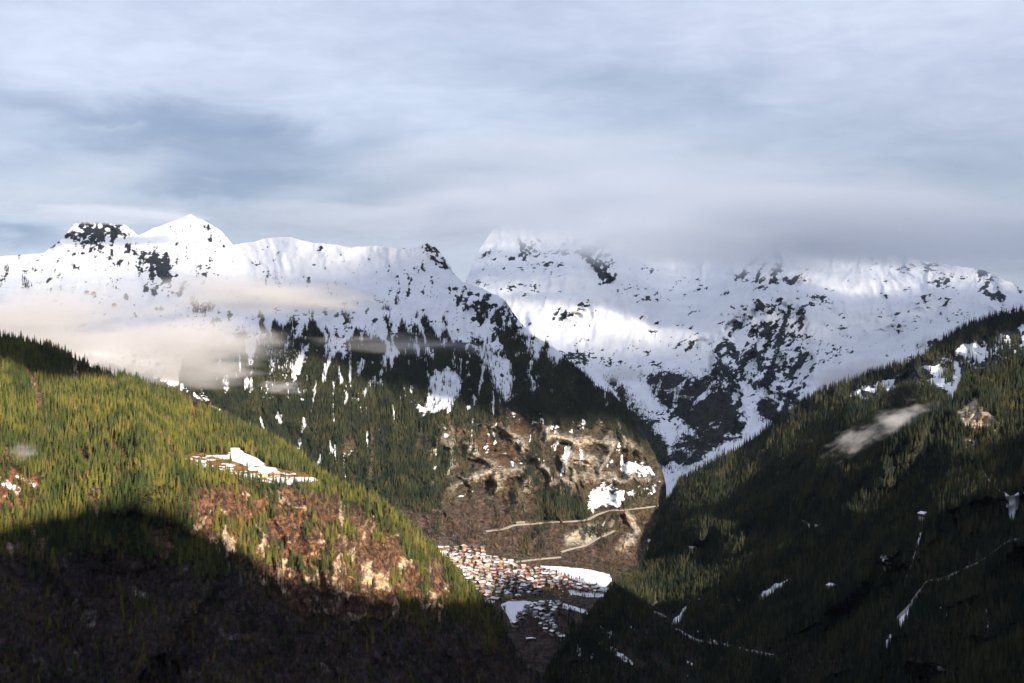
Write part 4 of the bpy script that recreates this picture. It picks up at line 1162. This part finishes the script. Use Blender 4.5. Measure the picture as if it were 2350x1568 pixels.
def hts(n, lo, hi): return rng.uniform(lo, hi, n) * rng.choice([0.8, 1, 1, 1.1], n)

# counted trees: the 240 spruces and 220 bare trees that stand largest in the picture, plus those dotted on the meadow
selE = pick_largest(PE, 90)
for P in PE[selE]:
    tree(P - np.array([0, 0, .3]), random.uniform(14, 20), random.choice(dull_shaded_crowns), spruce_trunk,
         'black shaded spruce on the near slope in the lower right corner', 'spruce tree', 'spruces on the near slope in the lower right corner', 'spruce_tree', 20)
selA = pick_largest(PA, 130)
for P in PA[selA]:
    tree(P - np.array([0, 0, .3]), random.uniform(15, 24), random.choice(spruce_crowns), spruce_trunk,
         'dark spruce among bare trees in the deep shade of the left hill', 'spruce tree', 'spruces in the shade of the left hill', 'spruce_tree', 20)
selAb = pick_largest(PAb, 220)
for P in PAb[selAb]:
    tree(P - np.array([0, 0, .3]), random.uniform(9, 15), random.choice(bare_crowns), bare_trunk,
         'leafless purple-brown tree in the deep shade of the left hill', 'bare tree', 'leafless trees in the shade of the left hill', 'bare_tree', 14)

MEADOW_TREES = [(456, 1072, 17, "spruce on the brown left end of the sunlit meadow"), (470, 1050, 12, "single dark round-topped spruce at the top left of the meadow"),
                (529, 1062, 20, "tallest spruce standing over the pair on the meadow snow"), (502, 1070, 9, "first of the small spruces above the meadow's middle snow"),
                (511, 1062, 12, "narrow spruce in the tight clump on the meadow's upper snow"), (519, 1063, 12, "middle spruce of the tight clump on the meadow"),
                (481, 1080, 20, "broad spruce standing alone on the left part of the snowy meadow"), (497, 1090, 16, "lower spruce leaning against the broad one on the meadow"),
                (482, 1092, 9, "small bushy spruce at the meadow's lower left edge"), (567, 1069, 13, "spruce below the tip of the upper snowfield"),
                (568, 1083, 14, "spruce in the centre of the meadow just left of the hamlet"), (572, 1092, 13, "lowest spruce of the row left of the hamlet"),
                (590, 1062, 9, "small spruce on the right edge of the upper snowfield"), (626, 1085, 9, "little spruce behind the hamlet roofs"),
                (631, 1088, 7, "tiny spruce right behind the hamlet"), (640, 1073, 12, "spruce on the tree edge above the hamlet lane")]
for u_, v_, h_, lab in MEADOW_TREES:
    P = A.at(np.array([float(u_)]), np.array([float(v_)]))[0]
    tree(P - np.array([0, 0, .3]), h_ * 1.15, random.choice(spruce_crowns), spruce_trunk, lab, 'spruce tree', 'spruces dotted over the meadow', 'spruce_tree', 20)

forest('spruce_forest', PA[~selA] - [0, 0, .4], rng.choice([.42, .55, .7, .82, .95, 1.15], len(PA[~selA])) * rng.uniform(.85, 1.1, len(PA[~selA])), proto_s, 'dense sunlit and shaded spruce forest covering the left hill')
forest('bare_woodland', PAb[~selAb] - [0, 0, .4], rng.uniform(.55, 1.05, len(PAb[~selAb])), proto_b, 'leafless woodland low on the left hill')
PBall = np.concatenate([PB, PBs])
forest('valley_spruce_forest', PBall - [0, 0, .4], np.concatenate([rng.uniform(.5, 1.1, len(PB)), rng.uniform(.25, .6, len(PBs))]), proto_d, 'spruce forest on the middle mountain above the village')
forest('valley_woodland', PBb - [0, 0, .4], rng.uniform(.5, 1.0, len(PBb)), proto_b, 'leafless woodland on the lower slopes round the village')
forest('far_forest', PC - [0, 0, .4], rng.uniform(.5, .9, len(PC)), proto_d, 'dark scrub and forest on the walls of the far gorge')
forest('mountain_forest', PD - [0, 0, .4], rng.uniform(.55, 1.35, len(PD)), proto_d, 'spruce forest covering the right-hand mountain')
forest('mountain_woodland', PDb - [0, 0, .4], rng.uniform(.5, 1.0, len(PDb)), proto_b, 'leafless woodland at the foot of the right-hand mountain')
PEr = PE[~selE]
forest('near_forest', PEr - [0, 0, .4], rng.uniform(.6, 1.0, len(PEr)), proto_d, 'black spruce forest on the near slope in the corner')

# ------------------------------------------------------------------ roads with their retaining walls
def flat(name, colr, rough=0.85, var=0.0):
    m, nb = mat_new(name)
    c = colr + (1,) if len(colr) == 3 else colr
    if var:
        geo = nb.n('ShaderNodeNewGeometry')
        nz = nb.noise(geo.outputs['Position'], 0.6, 4.0, 0.6)
        c = nb.mix(nz, tuple(q * (1 - var) for q in colr) + (1,), tuple(min(.95, q * (1 + var)) for q in colr) + (1,))
    princ(nb, c, rough)
    return m


M_snow = flat("roof_snow", (0.82, 0.83, 0.86), 0.8, 0.06)
M_road = flat("snowy_road", (0.24, 0.225, 0.21), 0.8, 0.35)
M_verge = flat("road_verge", (0.34, 0.33, 0.32), 0.8, 0.5)
M_stone = flat("stone_wall", (0.26, 0.23, 0.19), 0.9, 0.3)
M_thin = flat("thin_roof_snow", (0.42, 0.42, 0.44), 0.8, 0.45)
M_melt = flat("half_melted_roof_snow", (0.20, 0.19, 0.19), 0.8, 0.6)
M_glass = flat("window_glass", (0.03, 0.035, 0.045), 0.25)
M_metal = flat("galvanised_metal", (0.25, 0.26, 0.28), 0.5)

ROAD_LABELS = {}
for k_, (L_, pts, wd) in ROADS.items():
    us, vs = [], []
    for (a0, b0), (a1, b1) in zip(pts[:-1], pts[1:]):
        n_ = max(2, int(math.hypot(a1 - a0, b1 - b0) / 2.5))
        us += list(np.linspace(a0, a1, n_, endpoint=False)); vs += list(np.linspace(b0, b1, n_, endpoint=False))
    us.append(pts[-1][0]); vs.append(pts[-1][1])
    P = L_.at(np.array(us, float), np.array(vs, float))
    ker = np.ones(7) / 7
    for ax in range(3):
        pad = np.concatenate([[P[0, ax]] * 3, P[:, ax], [P[-1, ax]] * 3]); P[:, ax] = np.convolve(pad, ker, 'valid')
    T = np.gradient(P[:, :2], axis=0); T /= np.linalg.norm(T, axis=1)[:, None] + 1e-9
    Nn = np.stack([-T[:, 1], T[:, 0]], 1)
    sgn = np.sign((Nn * -P[:, :2]).sum(1)); Nn = Nn * np.where(sgn == 0, 1, sgn)[:, None]   # towards the open side
    P[:, 2] += 2.2
    def off(d, dz=0.0):
        q = P.copy(); q[:, :2] += Nn * d; q[:, 2] += dz; return q
    prof = [off(-wd * .45, .5), off(-wd * .25, 0), off(wd * .1, 0), off(wd * .35, 0.3), off(wd * .4, -3.0)]
    V = np.concatenate(prof); n_ = len(P); F = []; MI = []
    for j, mi in ((0, 0), (1, 1), (2, 0), (3, 2)):
        for i in range(n_ - 1):
            F.append((j * n_ + i, j * n_ + i + 1, (j + 1) * n_ + i + 1, (j + 1) * n_ + i)); MI.append(mi)
    me = mesh_np('road', V, F, [M_verge, M_road, M_stone], False, MI)
    tag(link(bpy.data.objects.new('road', me)), kind='structure')

# ------------------------------------------------------------------ village
WALLS = {'orange': (0.38, 0.13, 0.045), 'brown': (0.13, 0.055, 0.032), 'cream': (0.42, 0.34, 0.23), 'white': (0.46, 0.42, 0.36), 'red': (0.28, 0.045, 0.03), 'ochre': (0.48, 0.30, 0.13)}
M_wall = {k: flat('wall_' + k, c, 0.85, 0.15) for k, c in WALLS.items()}
M_eave = flat("eave_timber", (0.07, 0.04, 0.028), 0.8, 0.2)


def house_meshes(Lh, Wh, Hh, rise, low, up, snowm=None):
    snowm = snowm or M_snow
    return _house_meshes(Lh, Wh, Hh, rise, low, up, snowm)


def _house_meshes(Lh, Wh, Hh, rise, low, up, snowm):
    """walls, roof, snow, balcony and window shapes of one chalet; the gable looks along -y"""
    g = Geo(); hl, hw = Lh / 2, Wh / 2; hs = Hh * 0.45
    g.box(-hw, -hl, -4, hw, hl, hs, 0)
    g.box(-hw - .06, -hl - .06, hs, hw + .06, hl + .06, Hh, 1)
    for yy, fl_ in ((-hl - .06, 1), (hl + .06, -1)):
        t = [(-hw - .06, yy, Hh), (hw + .06, yy, Hh), (0, yy, Hh + rise)]
        g.poly(t if fl_ > 0 else t[::-1], 1)
    wall = g.mesh('wall', [M_wall[low], M_wall[up]])
    ov = 1.3; k = rise / hw
    def slab(z0, th, ext, m, name):
        g = Geo(); e = hl + ext; x1 = hw + ext; zt = Hh + rise + z0
        for s in (-1, 1):
            a = [(0, -e, zt), (s * x1, -e, zt - k * x1), (s * x1, e, zt - k * x1), (0, e, zt)]
            b = [(p[0], p[1], p[2] + th) for p in a]
            for f in (a, b[::-1]) if s > 0 else (a[::-1], b): g.poly(f)
            for i in range(4):
                j = (i + 1) % 4
                f = [a[i], a[j], b[j], b[i]]
                g.poly(f[::-1] if s > 0 else f)
        return g.mesh(name, [m])
    roof = slab(0.02, 0.35, ov, M_eave, 'roof')
    snow = slab(0.40, 0.32, ov - .12, snowm, 'snow_cover')
    g = Geo()
    g.box(-hw * .9, -hl - 1.5, hs + .05, hw * .9, -hl - .1, hs + .22)
    g.box(-hw * .9, -hl - 1.5, hs + .3, hw * .9, -hl - 1.42, hs + 1.15)
    balc = g.mesh('balcony', [M_eave])
    g = Geo(); g.box(-.55, -.06, 0, .55, .06, 1.3)
    win = g.mesh('window', [M_glass])
    wpos = [(-hw * .55, -hl - .05, 1.0), (hw * .55, -hl - .05, 1.0), (-hw * .4, -hl - .12, hs + 1.3), (hw * .4, -hl - .12, hs + 1.3)]
    return wall, roof, snow, balc, win, wpos


VAR = {}
for up, low in (('orange', 'cream'), ('brown', 'white'), ('cream', 'cream'), ('white', 'white'), ('red', 'white'), ('ochre', 'cream')):
    VAR[up] = [house_meshes(L_, W_, H_, r_, low, up, sm_) for L_, W_, H_, r_, sm_ in ((12, 10, 7.6, 2.2, M_snow), (15, 12, 9.0, 2.5, M_snow), (10, 8.5, 6.4, 1.9, M_snow), (12, 9.5, 8.0, 2.4, M_thin), (10, 9, 6.8, 2.2, M_thin), (11, 9, 7.0, 2.2, M_melt))]


def house(P, yaw, sc, vm, label, cat, grp, name='chalet', nwin=2):
    t = link(bpy.data.objects.new(name, None)); t.location = P; t.rotation_euler = (0, 0, yaw); t.scale = (sc,) * 3
    tag(t, label, cat, grp)
    wall, roof, snow, balc, win, wpos = vm
    for me, nm in ((wall, 'wall'), (roof, 'roof'), (snow, 'snow_cover'), (balc, 'balcony')):
        c = link(bpy.data.objects.new(nm, me)); c.parent = t
    for q in wpos[:nwin] if nwin <= 2 else wpos[:nwin]:
        c = link(bpy.data.objects.new('window', win)); c.parent = t; c.location = q
    return t


ZONES = [
    ('top', [(1008, 1262), (1050, 1257), (1110, 1262), (1108, 1282), (1050, 1284), (1018, 1280)], 26, "at the top of the village below the terraces"),
    ('upper', [(1030, 1286), (1070, 1282), (1120, 1280), (1170, 1290), (1178, 1302), (1120, 1306), (1060, 1306), (1045, 1300)], 44, "in the upper village under the leafless wood"),
    ('west', [(1052, 1306), (1110, 1306), (1130, 1325), (1130, 1372), (1118, 1376), (1085, 1345), (1066, 1325)], 64, "in the sunlit left part of the village"),
    ('middle', [(1112, 1306), (1185, 1302), (1240, 1312), (1250, 1345), (1235, 1370), (1180, 1362), (1135, 1370), (1132, 1325)], 70, "in the crowded village middle above the church"),
    ('east', [(1190, 1303), (1250, 1308), (1300, 1328), (1300, 1346), (1250, 1345), (1240, 1318)], 34, "by the trees before the big snowfield"),
    ('tongue', [(1255, 1345), (1300, 1338), (1345, 1345), (1390, 1356), (1392, 1364), (1340, 1360), (1290, 1354)], 24, "in the row at the village's right end"),
    ('lower', [(1205, 1390), (1235, 1388), (1290, 1384), (1280, 1405), (1262, 1420), (1275, 1445), (1290, 1470), (1262, 1462), (1240, 1440), (1228, 1418), (1200, 1425), (1180, 1440), (1190, 1420)], 46, "in the shaded hamlet below the white field"),
]
LOOK = {'top': ['cream', 'brown', 'brown', 'orange', 'brown'], 'upper': ['orange', 'cream', 'ochre', 'orange', 'white'], 'west': ['cream', 'ochre', 'orange', 'brown', 'cream', 'brown'], 'middle': ['brown', 'red', 'brown', 'white', 'brown', 'red'],
        'east': ['red', 'brown', 'ochre', 'brown'], 'tongue': ['orange', 'orange', 'ochre', 'red'], 'lower': ['brown', 'brown', 'white']}
WORDS = {'orange': 'snowy-roofed orange timber chalet', 'brown': 'snowy-roofed dark brown timber chalet', 'cream': 'snowy-roofed cream plastered house', 'white': 'snowy-roofed white house',
         'red': 'snowy-roofed red-brown timber chalet', 'ochre': 'snowy-roofed ochre house'}
CATS = {'cream': 'house', 'white': 'house', 'ochre': 'house'}
taken = []
SPECIAL = [(1166, 1369, 12), (1189, 1373, 11), (1140, 1373, 12), (1101, 1302, 9), (1117, 1297, 9), (1180, 1301, 9), (1122, 1330, 8), (1232, 1352, 9)]
for u_, v_, r_ in SPECIAL:
    P = B.at(np.array([float(u_)]), np.array([float(v_)]))[0]; taken.append((P[0], P[1], r_ + 4.0))
rr = random.Random(5)
NH = 0
for zname, poly, want, words in ZONES:
    us = [p[0] for p in poly]; vs = [p[1] for p in poly]; got = 0; tries = 0
    while got < want and tries < 9000:
        tries += 1
        u_ = rr.uniform(min(us), max(us)); v_ = rr.uniform(min(vs), max(vs))
        if polyd(np.array([u_]), np.array([v_]), poly)[0] < 0: continue
        P = B.at(np.array([u_]), np.array([v_]))[0]
        rad = 7.3
        if any((P[0] - q[0]) ** 2 + (P[1] - q[1]) ** 2 < (rad + q[2]) ** 2 for q in taken): continue
        taken.append((P[0], P[1], rad)); got += 1; NH += 1
        up = rr.choice(LOOK[zname]); vi = rr.choice([0, 1, 2, 3, 3, 4, 5, 5])
        yaw = rr.choice([0.35, 0.35, 0.5, 0.2, -1.2, 1.1]) + rr.gauss(0, 0.12)
        house(P + np.array([0, 0, -.3]), yaw, rr.uniform(.92, 1.12), VAR[up][vi], WORDS[up] + ' ' + words, CATS.get(up, 'chalet'), 'houses of the village', 'chalet' if up not in CATS else 'village_house', 2)
print('houses', NH)

# larger buildings that stand out
def at(L_, u_, v_): return L_.at(np.array([float(u_)]), np.array([float(v_)]))[0]
BIG = [((1101, 1303), 0.15, (20, 14, 10, 3.0, 'orange', 'orange'), "big orange apartment block at the top of the village", 'apartment_block', 'apartment block'),
       ((1118, 1298), 0.5, (22, 14, 11, 3.2, 'ochre', 'orange'), "orange apartment block beside the teal gable end", 'apartment_block', 'apartment block'),
       ((1180, 1302), 0.25, (20, 11, 8, 2.5, 'cream', 'cream'), "long cream hall under the leafless wood", 'village_hall', 'hall'),
       ((1122, 1331), 0.2, (17, 13, 9, 2.6, 'white', 'white'), "large white chalet hotel in the sunlit left part of the village", 'chalet_hotel', 'hotel'),
       ((1232, 1353), -1.1, (20, 12, 6, 2.4, 'brown', 'brown'), "dark barn with a grey-green roof right of the church", 'barn', 'barn'),
       ((1386, 1359), -1.2, (22, 13, 7, 2.6, 'orange', 'orange'), "last big orange chalet at the tip of the village", 'chalet', 'chalet'),
       ((1370, 1355), 0.3, (18, 13, 8, 2.8, 'orange', 'orange'), "tall orange gabled chalet near the tip of the village", 'chalet', 'chalet'),
       ((1189, 1373), 0.15, (12, 13, 7.5, 2.2, 'ochre', 'ochre'), "square ochre presbytery right of the church", 'presbytery', 'house'),
       ((1218, 1470), 0.1, (10, 20, 5, 1.0, 'brown', 'brown'), "low flat snowy-roofed shed alone in the dark lower woods", 'shed', 'shed'),
       ((1335, 1494), 0.4, (14, 14, 6, 2.4, 'white', 'brown'), "isolated snowy farmhouse in the dark valley bottom", 'farmhouse', 'farmhouse')]
for (u_, v_), yaw, (l_, w_, h_, r_, lo, up), lab, nm, cat in BIG:
    house(at(B, u_, v_) - np.array([0, 0, .3]), yaw, 1.0, house_meshes(l_, w_, h_, r_, lo, up), lab, cat, None, nm, 4)

# church: gabled nave, lean tower behind its left shoulder, door and round window
P = at(B, 1166, 1370)
t = link(bpy.data.objects.new('church', None)); t.location = P - np.array([0, 0, .3]); t.rotation_euler = (0, 0, 0.22)
tag(t, "beige stone church with a steep gable and small bell tower above the white field", 'church')
g = Geo(); hw, hl, Hh, ri = 8, 13, 8.5, 4.6
g.box(-hw, -hl, -5, hw, hl, Hh)
g.poly([(-hw, -hl, Hh), (hw, -hl, Hh), (0, -hl, Hh + ri)]); g.poly([(hw, hl, Hh), (-hw, hl, Hh), (0, hl, Hh + ri)])
def child(par, nm, me, loc=None):
    c = link(bpy.data.objects.new(nm, me)); c.parent = par
    if loc: c.location = loc
    return c
M_church = flat("church_stone", (0.46, 0.34, 0.24), 0.9, 0.18)
child(t, 'wall', g.mesh('wall', [M_church]))
def gable_slab(hw, hl, Hh, ri, z0, th, ext, m, nm):
    g = Geo(); k = ri / hw; e = hl + ext; x1 = hw + ext; zt = Hh + ri + z0
    for s in (-1, 1):
        a = [(0, -e, zt), (s * x1, -e, zt - k * x1), (s * x1, e, zt - k * x1), (0, e, zt)]
        b = [(p[0], p[1], p[2] + th) for p in a]
        for f in (a, b[::-1]) if s > 0 else (a[::-1], b): g.poly(f)
        for i in range(4):
            j = (i + 1) % 4; f = [a[i], a[j], b[j], b[i]]; g.poly(f[::-1] if s > 0 else f)
    return g.mesh(nm, [m])
child(t, 'roof', gable_slab(hw, hl, Hh, ri, .02, .3, .5, M_eave, 'roof'))
child(t, 'snow_cover', gable_slab(hw, hl, Hh, ri, .35, .5, .4, M_snow, 'snow_cover'))
g = Geo(); g.box(-1, -.12, 0, 1, .12, 3.2); g.poly([(-1, -.12, 3.2), (1, -.12, 3.2), (0, -.12, 4.2)]); child(t, 'door', g.mesh('door', [M_eave]), (0, -hl - .06, 0))
g = Geo(); g.poly([(1.0 * math.cos(a), -.05, 1.0 * math.sin(a)) for a in [2 * math.pi * i / 12 for i in range(12)]]); child(t, 'window', g.mesh('window', [M_glass]), (0, -hl - .05, 8.6))
g = Geo(); g.box(-2.3, -2.3, -2, 2.3, 2.3, 15.5)
tw = child(t, 'tower', g.mesh('tower', [M_wall['white']]), (-6.2, 7.5, 0))
g = Geo(); g.box(-1.4, -.1, 11, -.3, .1, 13.6); child(tw, 'belfry_opening', g.mesh('belfry_opening', [M_glass]), (0.9, -2.33, 0))
g = Geo()
for a in range(4):
    c, s = [(-2.7, -2.7), (2.7, -2.7), (2.7, 2.7), (-2.7, 2.7)][a], [(-2.7, -2.7), (2.7, -2.7), (2.7, 2.7), (-2.7, 2.7)][(a + 1) % 4]
    g.poly([(c[0], c[1], 15.5), (s[0], s[1], 15.5), (0, 0, 18.4)])
child(tw, 'roof', g.mesh('roof', [M_snow]))

# curved-roof hall left of the church, snow lying in stripes between the roof ribs
P = at(B, 1138, 1377)
t = link(bpy.data.objects.new('arched_hall', None)); t.location = P - np.array([0, 0, .5]); t.rotation_euler = (0, 0, 0.9)
tag(t, "arched hall with ribbed snow-striped roof left of the church", 'hall')
g = Geo(); g.box(-7.5, -13, -5, 7.5, 13, 4.2); child(t, 'wall', g.mesh('wall', [M_wall['brown']]))
def arc(y0, y1, r, m, nm):
    g = Geo(); n = 10; pts = [(r * math.cos(math.pi * i / n), 4.2 + r * .45 * math.sin(math.pi * i / n)) for i in range(n + 1)]
    for (xa, za), (xb, zb) in zip(pts[:-1], pts[1:]): g.poly([(xa, y0, za), (xb, y0, zb), (xb, y1, zb), (xa, y1, za)][::-1])
    g.poly([(p[0], y0, p[1]) for p in pts][::-1]); g.poly([(p[0], y1, p[1]) for p in pts])
    return g.mesh(nm, [m])
child(t, 'roof', arc(-13.3, 13.3, 8.0, M_eave, 'roof'))
for i in range(6): child(t, 'snow_strip', arc(-12.8 + i * 4.4, -10.0 + i * 4.4, 8.35, M_snow, 'snow_strip'))

# low churchyard wall above the white field
g = Geo()
uu_ = np.linspace(1147, 1212, 22); Pw = B.at(uu_, 1377 + 3 * np.sin((uu_ - 1147) / 20))
for p, q in zip(Pw[:-1], Pw[1:]):
    p = Vector(p); q = Vector(q); d = (q - p).normalized(); nn = Vector((d.y, -d.x, 0)) * 0.4; up = Vector((0, 0, 2.6)); dn = Vector((0, 0, -3))
    g.poly([p + nn + dn, q + nn + dn, q + nn + up, p + nn + up]); g.poly([p + nn + up, q + nn + up, q - nn + up, p - nn + up]); g.poly([q - nn + dn, p - nn + dn, p - nn + up, q - nn + up])
tag(link(bpy.data.objects.new('retaining_wall', g.mesh('retaining_wall', [M_stone]))), "dark stone retaining wall along the top of the white field below the church", 'wall')

# avalanche gallery on the upper road
P = at(B, 1193, 1204); Q = at(B, 1212, 1203)
d = Vector(Q - P); yaw = math.atan2(d.y, d.x); ln = min(d.length, 45)
t = link(bpy.data.objects.new('avalanche_gallery', None)); t.location = P + np.array([0, 0, 2]); t.rotation_euler = (0, 0, yaw)
tag(t, "pale concrete avalanche gallery with open arches on the mountain road", 'gallery')
g = Geo(); g.box(-ln / 2, -5, 5, ln / 2, 5, 6); child(t, 'roof_slab', g.mesh('roof_slab', [M_wall['white']]))
g = Geo(); g.box(-.5, -.5, -3, .5, .5, 5); pil = g.mesh('pillar', [M_wall['white']])
for i in range(8): child(t, 'pillar', pil, (-ln / 2 + 1 + i * (ln - 2) / 7, -4.4, 0))

# hamlet on the sunlit meadow
HAM = [(581, 1091, 'brown', 1, -1.2, "low brown barn at the left end of the meadow hamlet"), (590, 1088, 'brown', 2, 0.3, "small dark chalet second from the left in the meadow hamlet"),
       (600, 1091, 'cream', 2, -1.25, "cream chalet with a long snowy roof in the meadow hamlet"), (607, 1095, 'cream', 2, -1.2, "pale cream chalet standing lowest in the meadow hamlet"),
       (615, 1092, 'ochre', 2, -1.2, "ochre chalet in the centre of the meadow hamlet"), (624, 1094, 'orange', 2, 0.25, "bright orange gable in the meadow hamlet"),
       (627, 1089, 'orange', 2, -1.2, "orange-roofed chalet behind the bright gable in the hamlet"), (636, 1092, 'cream', 2, 0.3, "small beige chalet at the right end of the meadow hamlet")]
for u_, v_, c_, vi, yaw, lab in HAM:
    house(at(A, u_, v_) - np.array([0, 0, .4]), yaw, 1.05, VAR[c_][vi], lab, 'chalet', 'chalets of the meadow hamlet', 'chalet', 2)
# ski-area huts and others
for L_, u_, v_, c_, lab in ((B, 199, 675, 'brown', "dark hut on the ski slope above the mist bank"), (B, 215, 677, 'orange', "orange-walled hut right of the dark hut on the ski slope"),
                            (B, 262, 704, 'brown', "grey hut half sunk in mist below the ski slope"), (D, 2121, 1192, 'brown', "little snow-roofed lift station at the top of the white cut line"),
                            (D, 1591, 1266, 'white', "tiny white hut in the dark forest on the right"), (D, 1911, 1357, 'ochre', "tiny yellowish hut in the black forest"),
                            (C, 1221, 557, 'brown', "lift station on the far rock shoulder below the clouds")):
    house(at(L_, u_, v_) + np.array([0, 0, .3]), 0.4, 1.25, VAR[c_][1], lab, 'hut', None, 'mountain_hut', 2)

# ski-lift pylons: mast, cross-arm and cable sheaves
def pylon(L_, u_, v_, h, lab):
    t = link(bpy.data.objects.new('lift_pylon', None)); t.location = at(L_, u_, v_) - np.array([0, 0, 1]); t.rotation_euler = (0, 0, 0.3)
    tag(t, lab, 'pylon', 'ski-lift pylons')
    g = Geo(); g.tube((0, 0, -2), (0, 0, h), .8, .5, 6); child(t, 'mast', g.mesh('mast', [M_metal]))
    g = Geo(); g.box(-4, -.5, h - .6, 4, .5, h + .2); child(t, 'crossarm', g.mesh('crossarm', [M_metal]))
    for s in (-3.6, 3.6):
        g = Geo(); g.box(s - .5, -1.6, h - 1.4, s + .5, 1.6, h - .7); child(t, 'sheave', g.mesh('sheave', [M_metal]))
for L_, u_, v_, h, lab in ((B, 32, 600, 14, "lift pylon at the far left on the snow crest"), (B, 49, 604, 12, "second pylon of the ski lift from the left"), (B, 67, 610, 12, "third pylon of the ski lift climbing the left slope"),
                           (B, 83, 622, 12, "pylon of the ski lift where the slope steepens"), (B, 141, 646, 13, "lift pylon right of the snowy trees"), (B, 168, 674, 16, "tall lift pylon just left of the ski huts"),
                           (B, 187, 694, 14, "lowest ski-lift pylon fading into the mist"), (B, 1071, 634, 14, "pylon on the saddle right of the pointed peak"), (C, 1108, 624, 18, "pylon below the grey rocks under the clouds")):
    pylon(L_, u_, v_, h, lab)
t = link(bpy.data.objects.new('radio_mast', None)); t.location = at(A, 308, 882); tag(t, "thin pale mast sticking up from the left hill's tree ridge", 'mast')
g = Geo(); g.tube((0, 0, -1), (0, 0, 34), .55, .3, 6); child(t, 'pole', g.mesh('pole', [M_wall['white']]))
g = Geo(); g.box(-1.2, -.4, 30, 1.2, .4, 31); child(t, 'antenna', g.mesh('antenna', [M_wall['white']]))

# dark trees standing between the houses
for u_, v_, h_, lab in ((1215, 1334, 21, "big dark spruce in the middle of the village"), (1235, 1335, 17, "dark spruce right of the big one in the village"), (1180, 1315, 13, "slim spruce above the red chalets"),
                        (1132, 1307, 14, "bushy spruce right of the orange apartment blocks"), (1196, 1311, 13, "spruce by the cream hall"), (1174, 1362, 14, "spruce behind the church roof"),
                        (1194, 1379, 16, "spruce right of the presbytery"), (1145, 1384, 15, "spruce at the left corner of the white field"), (1156, 1372, 14, "dark spruce against the left wall of the church"),
                        (1283, 1317, 9, "small spruce on the snow right of the village"), (1086, 1340, 14, "spruce at the village's left edge"), (1205, 1309, 11, "thin spruce on the upper village edge")):
    tree(at(B, u_, v_) - np.array([0, 0, .3]), h_, random.choice(spruce_crowns), spruce_trunk, lab, 'spruce tree', 'spruces between the village houses', 'spruce_tree', 20)
for i, (u_, v_) in enumerate(((1262, 1318), (1270, 1320), (1278, 1319), (1288, 1322), (1296, 1324), (1304, 1328), (1312, 1331), (1322, 1333), (1330, 1334), (1338, 1337), (1255, 1312), (1247, 1308))):
    tree(at(B, u_, v_) - np.array([0, 0, .3]), random.uniform(11, 16), random.choice(bare_crowns), bare_trunk, "leafless tree in the row along the near edge of the big snowfield", 'bare tree', 'row of leafless trees by the big snowfield', 'bare_tree', 14)
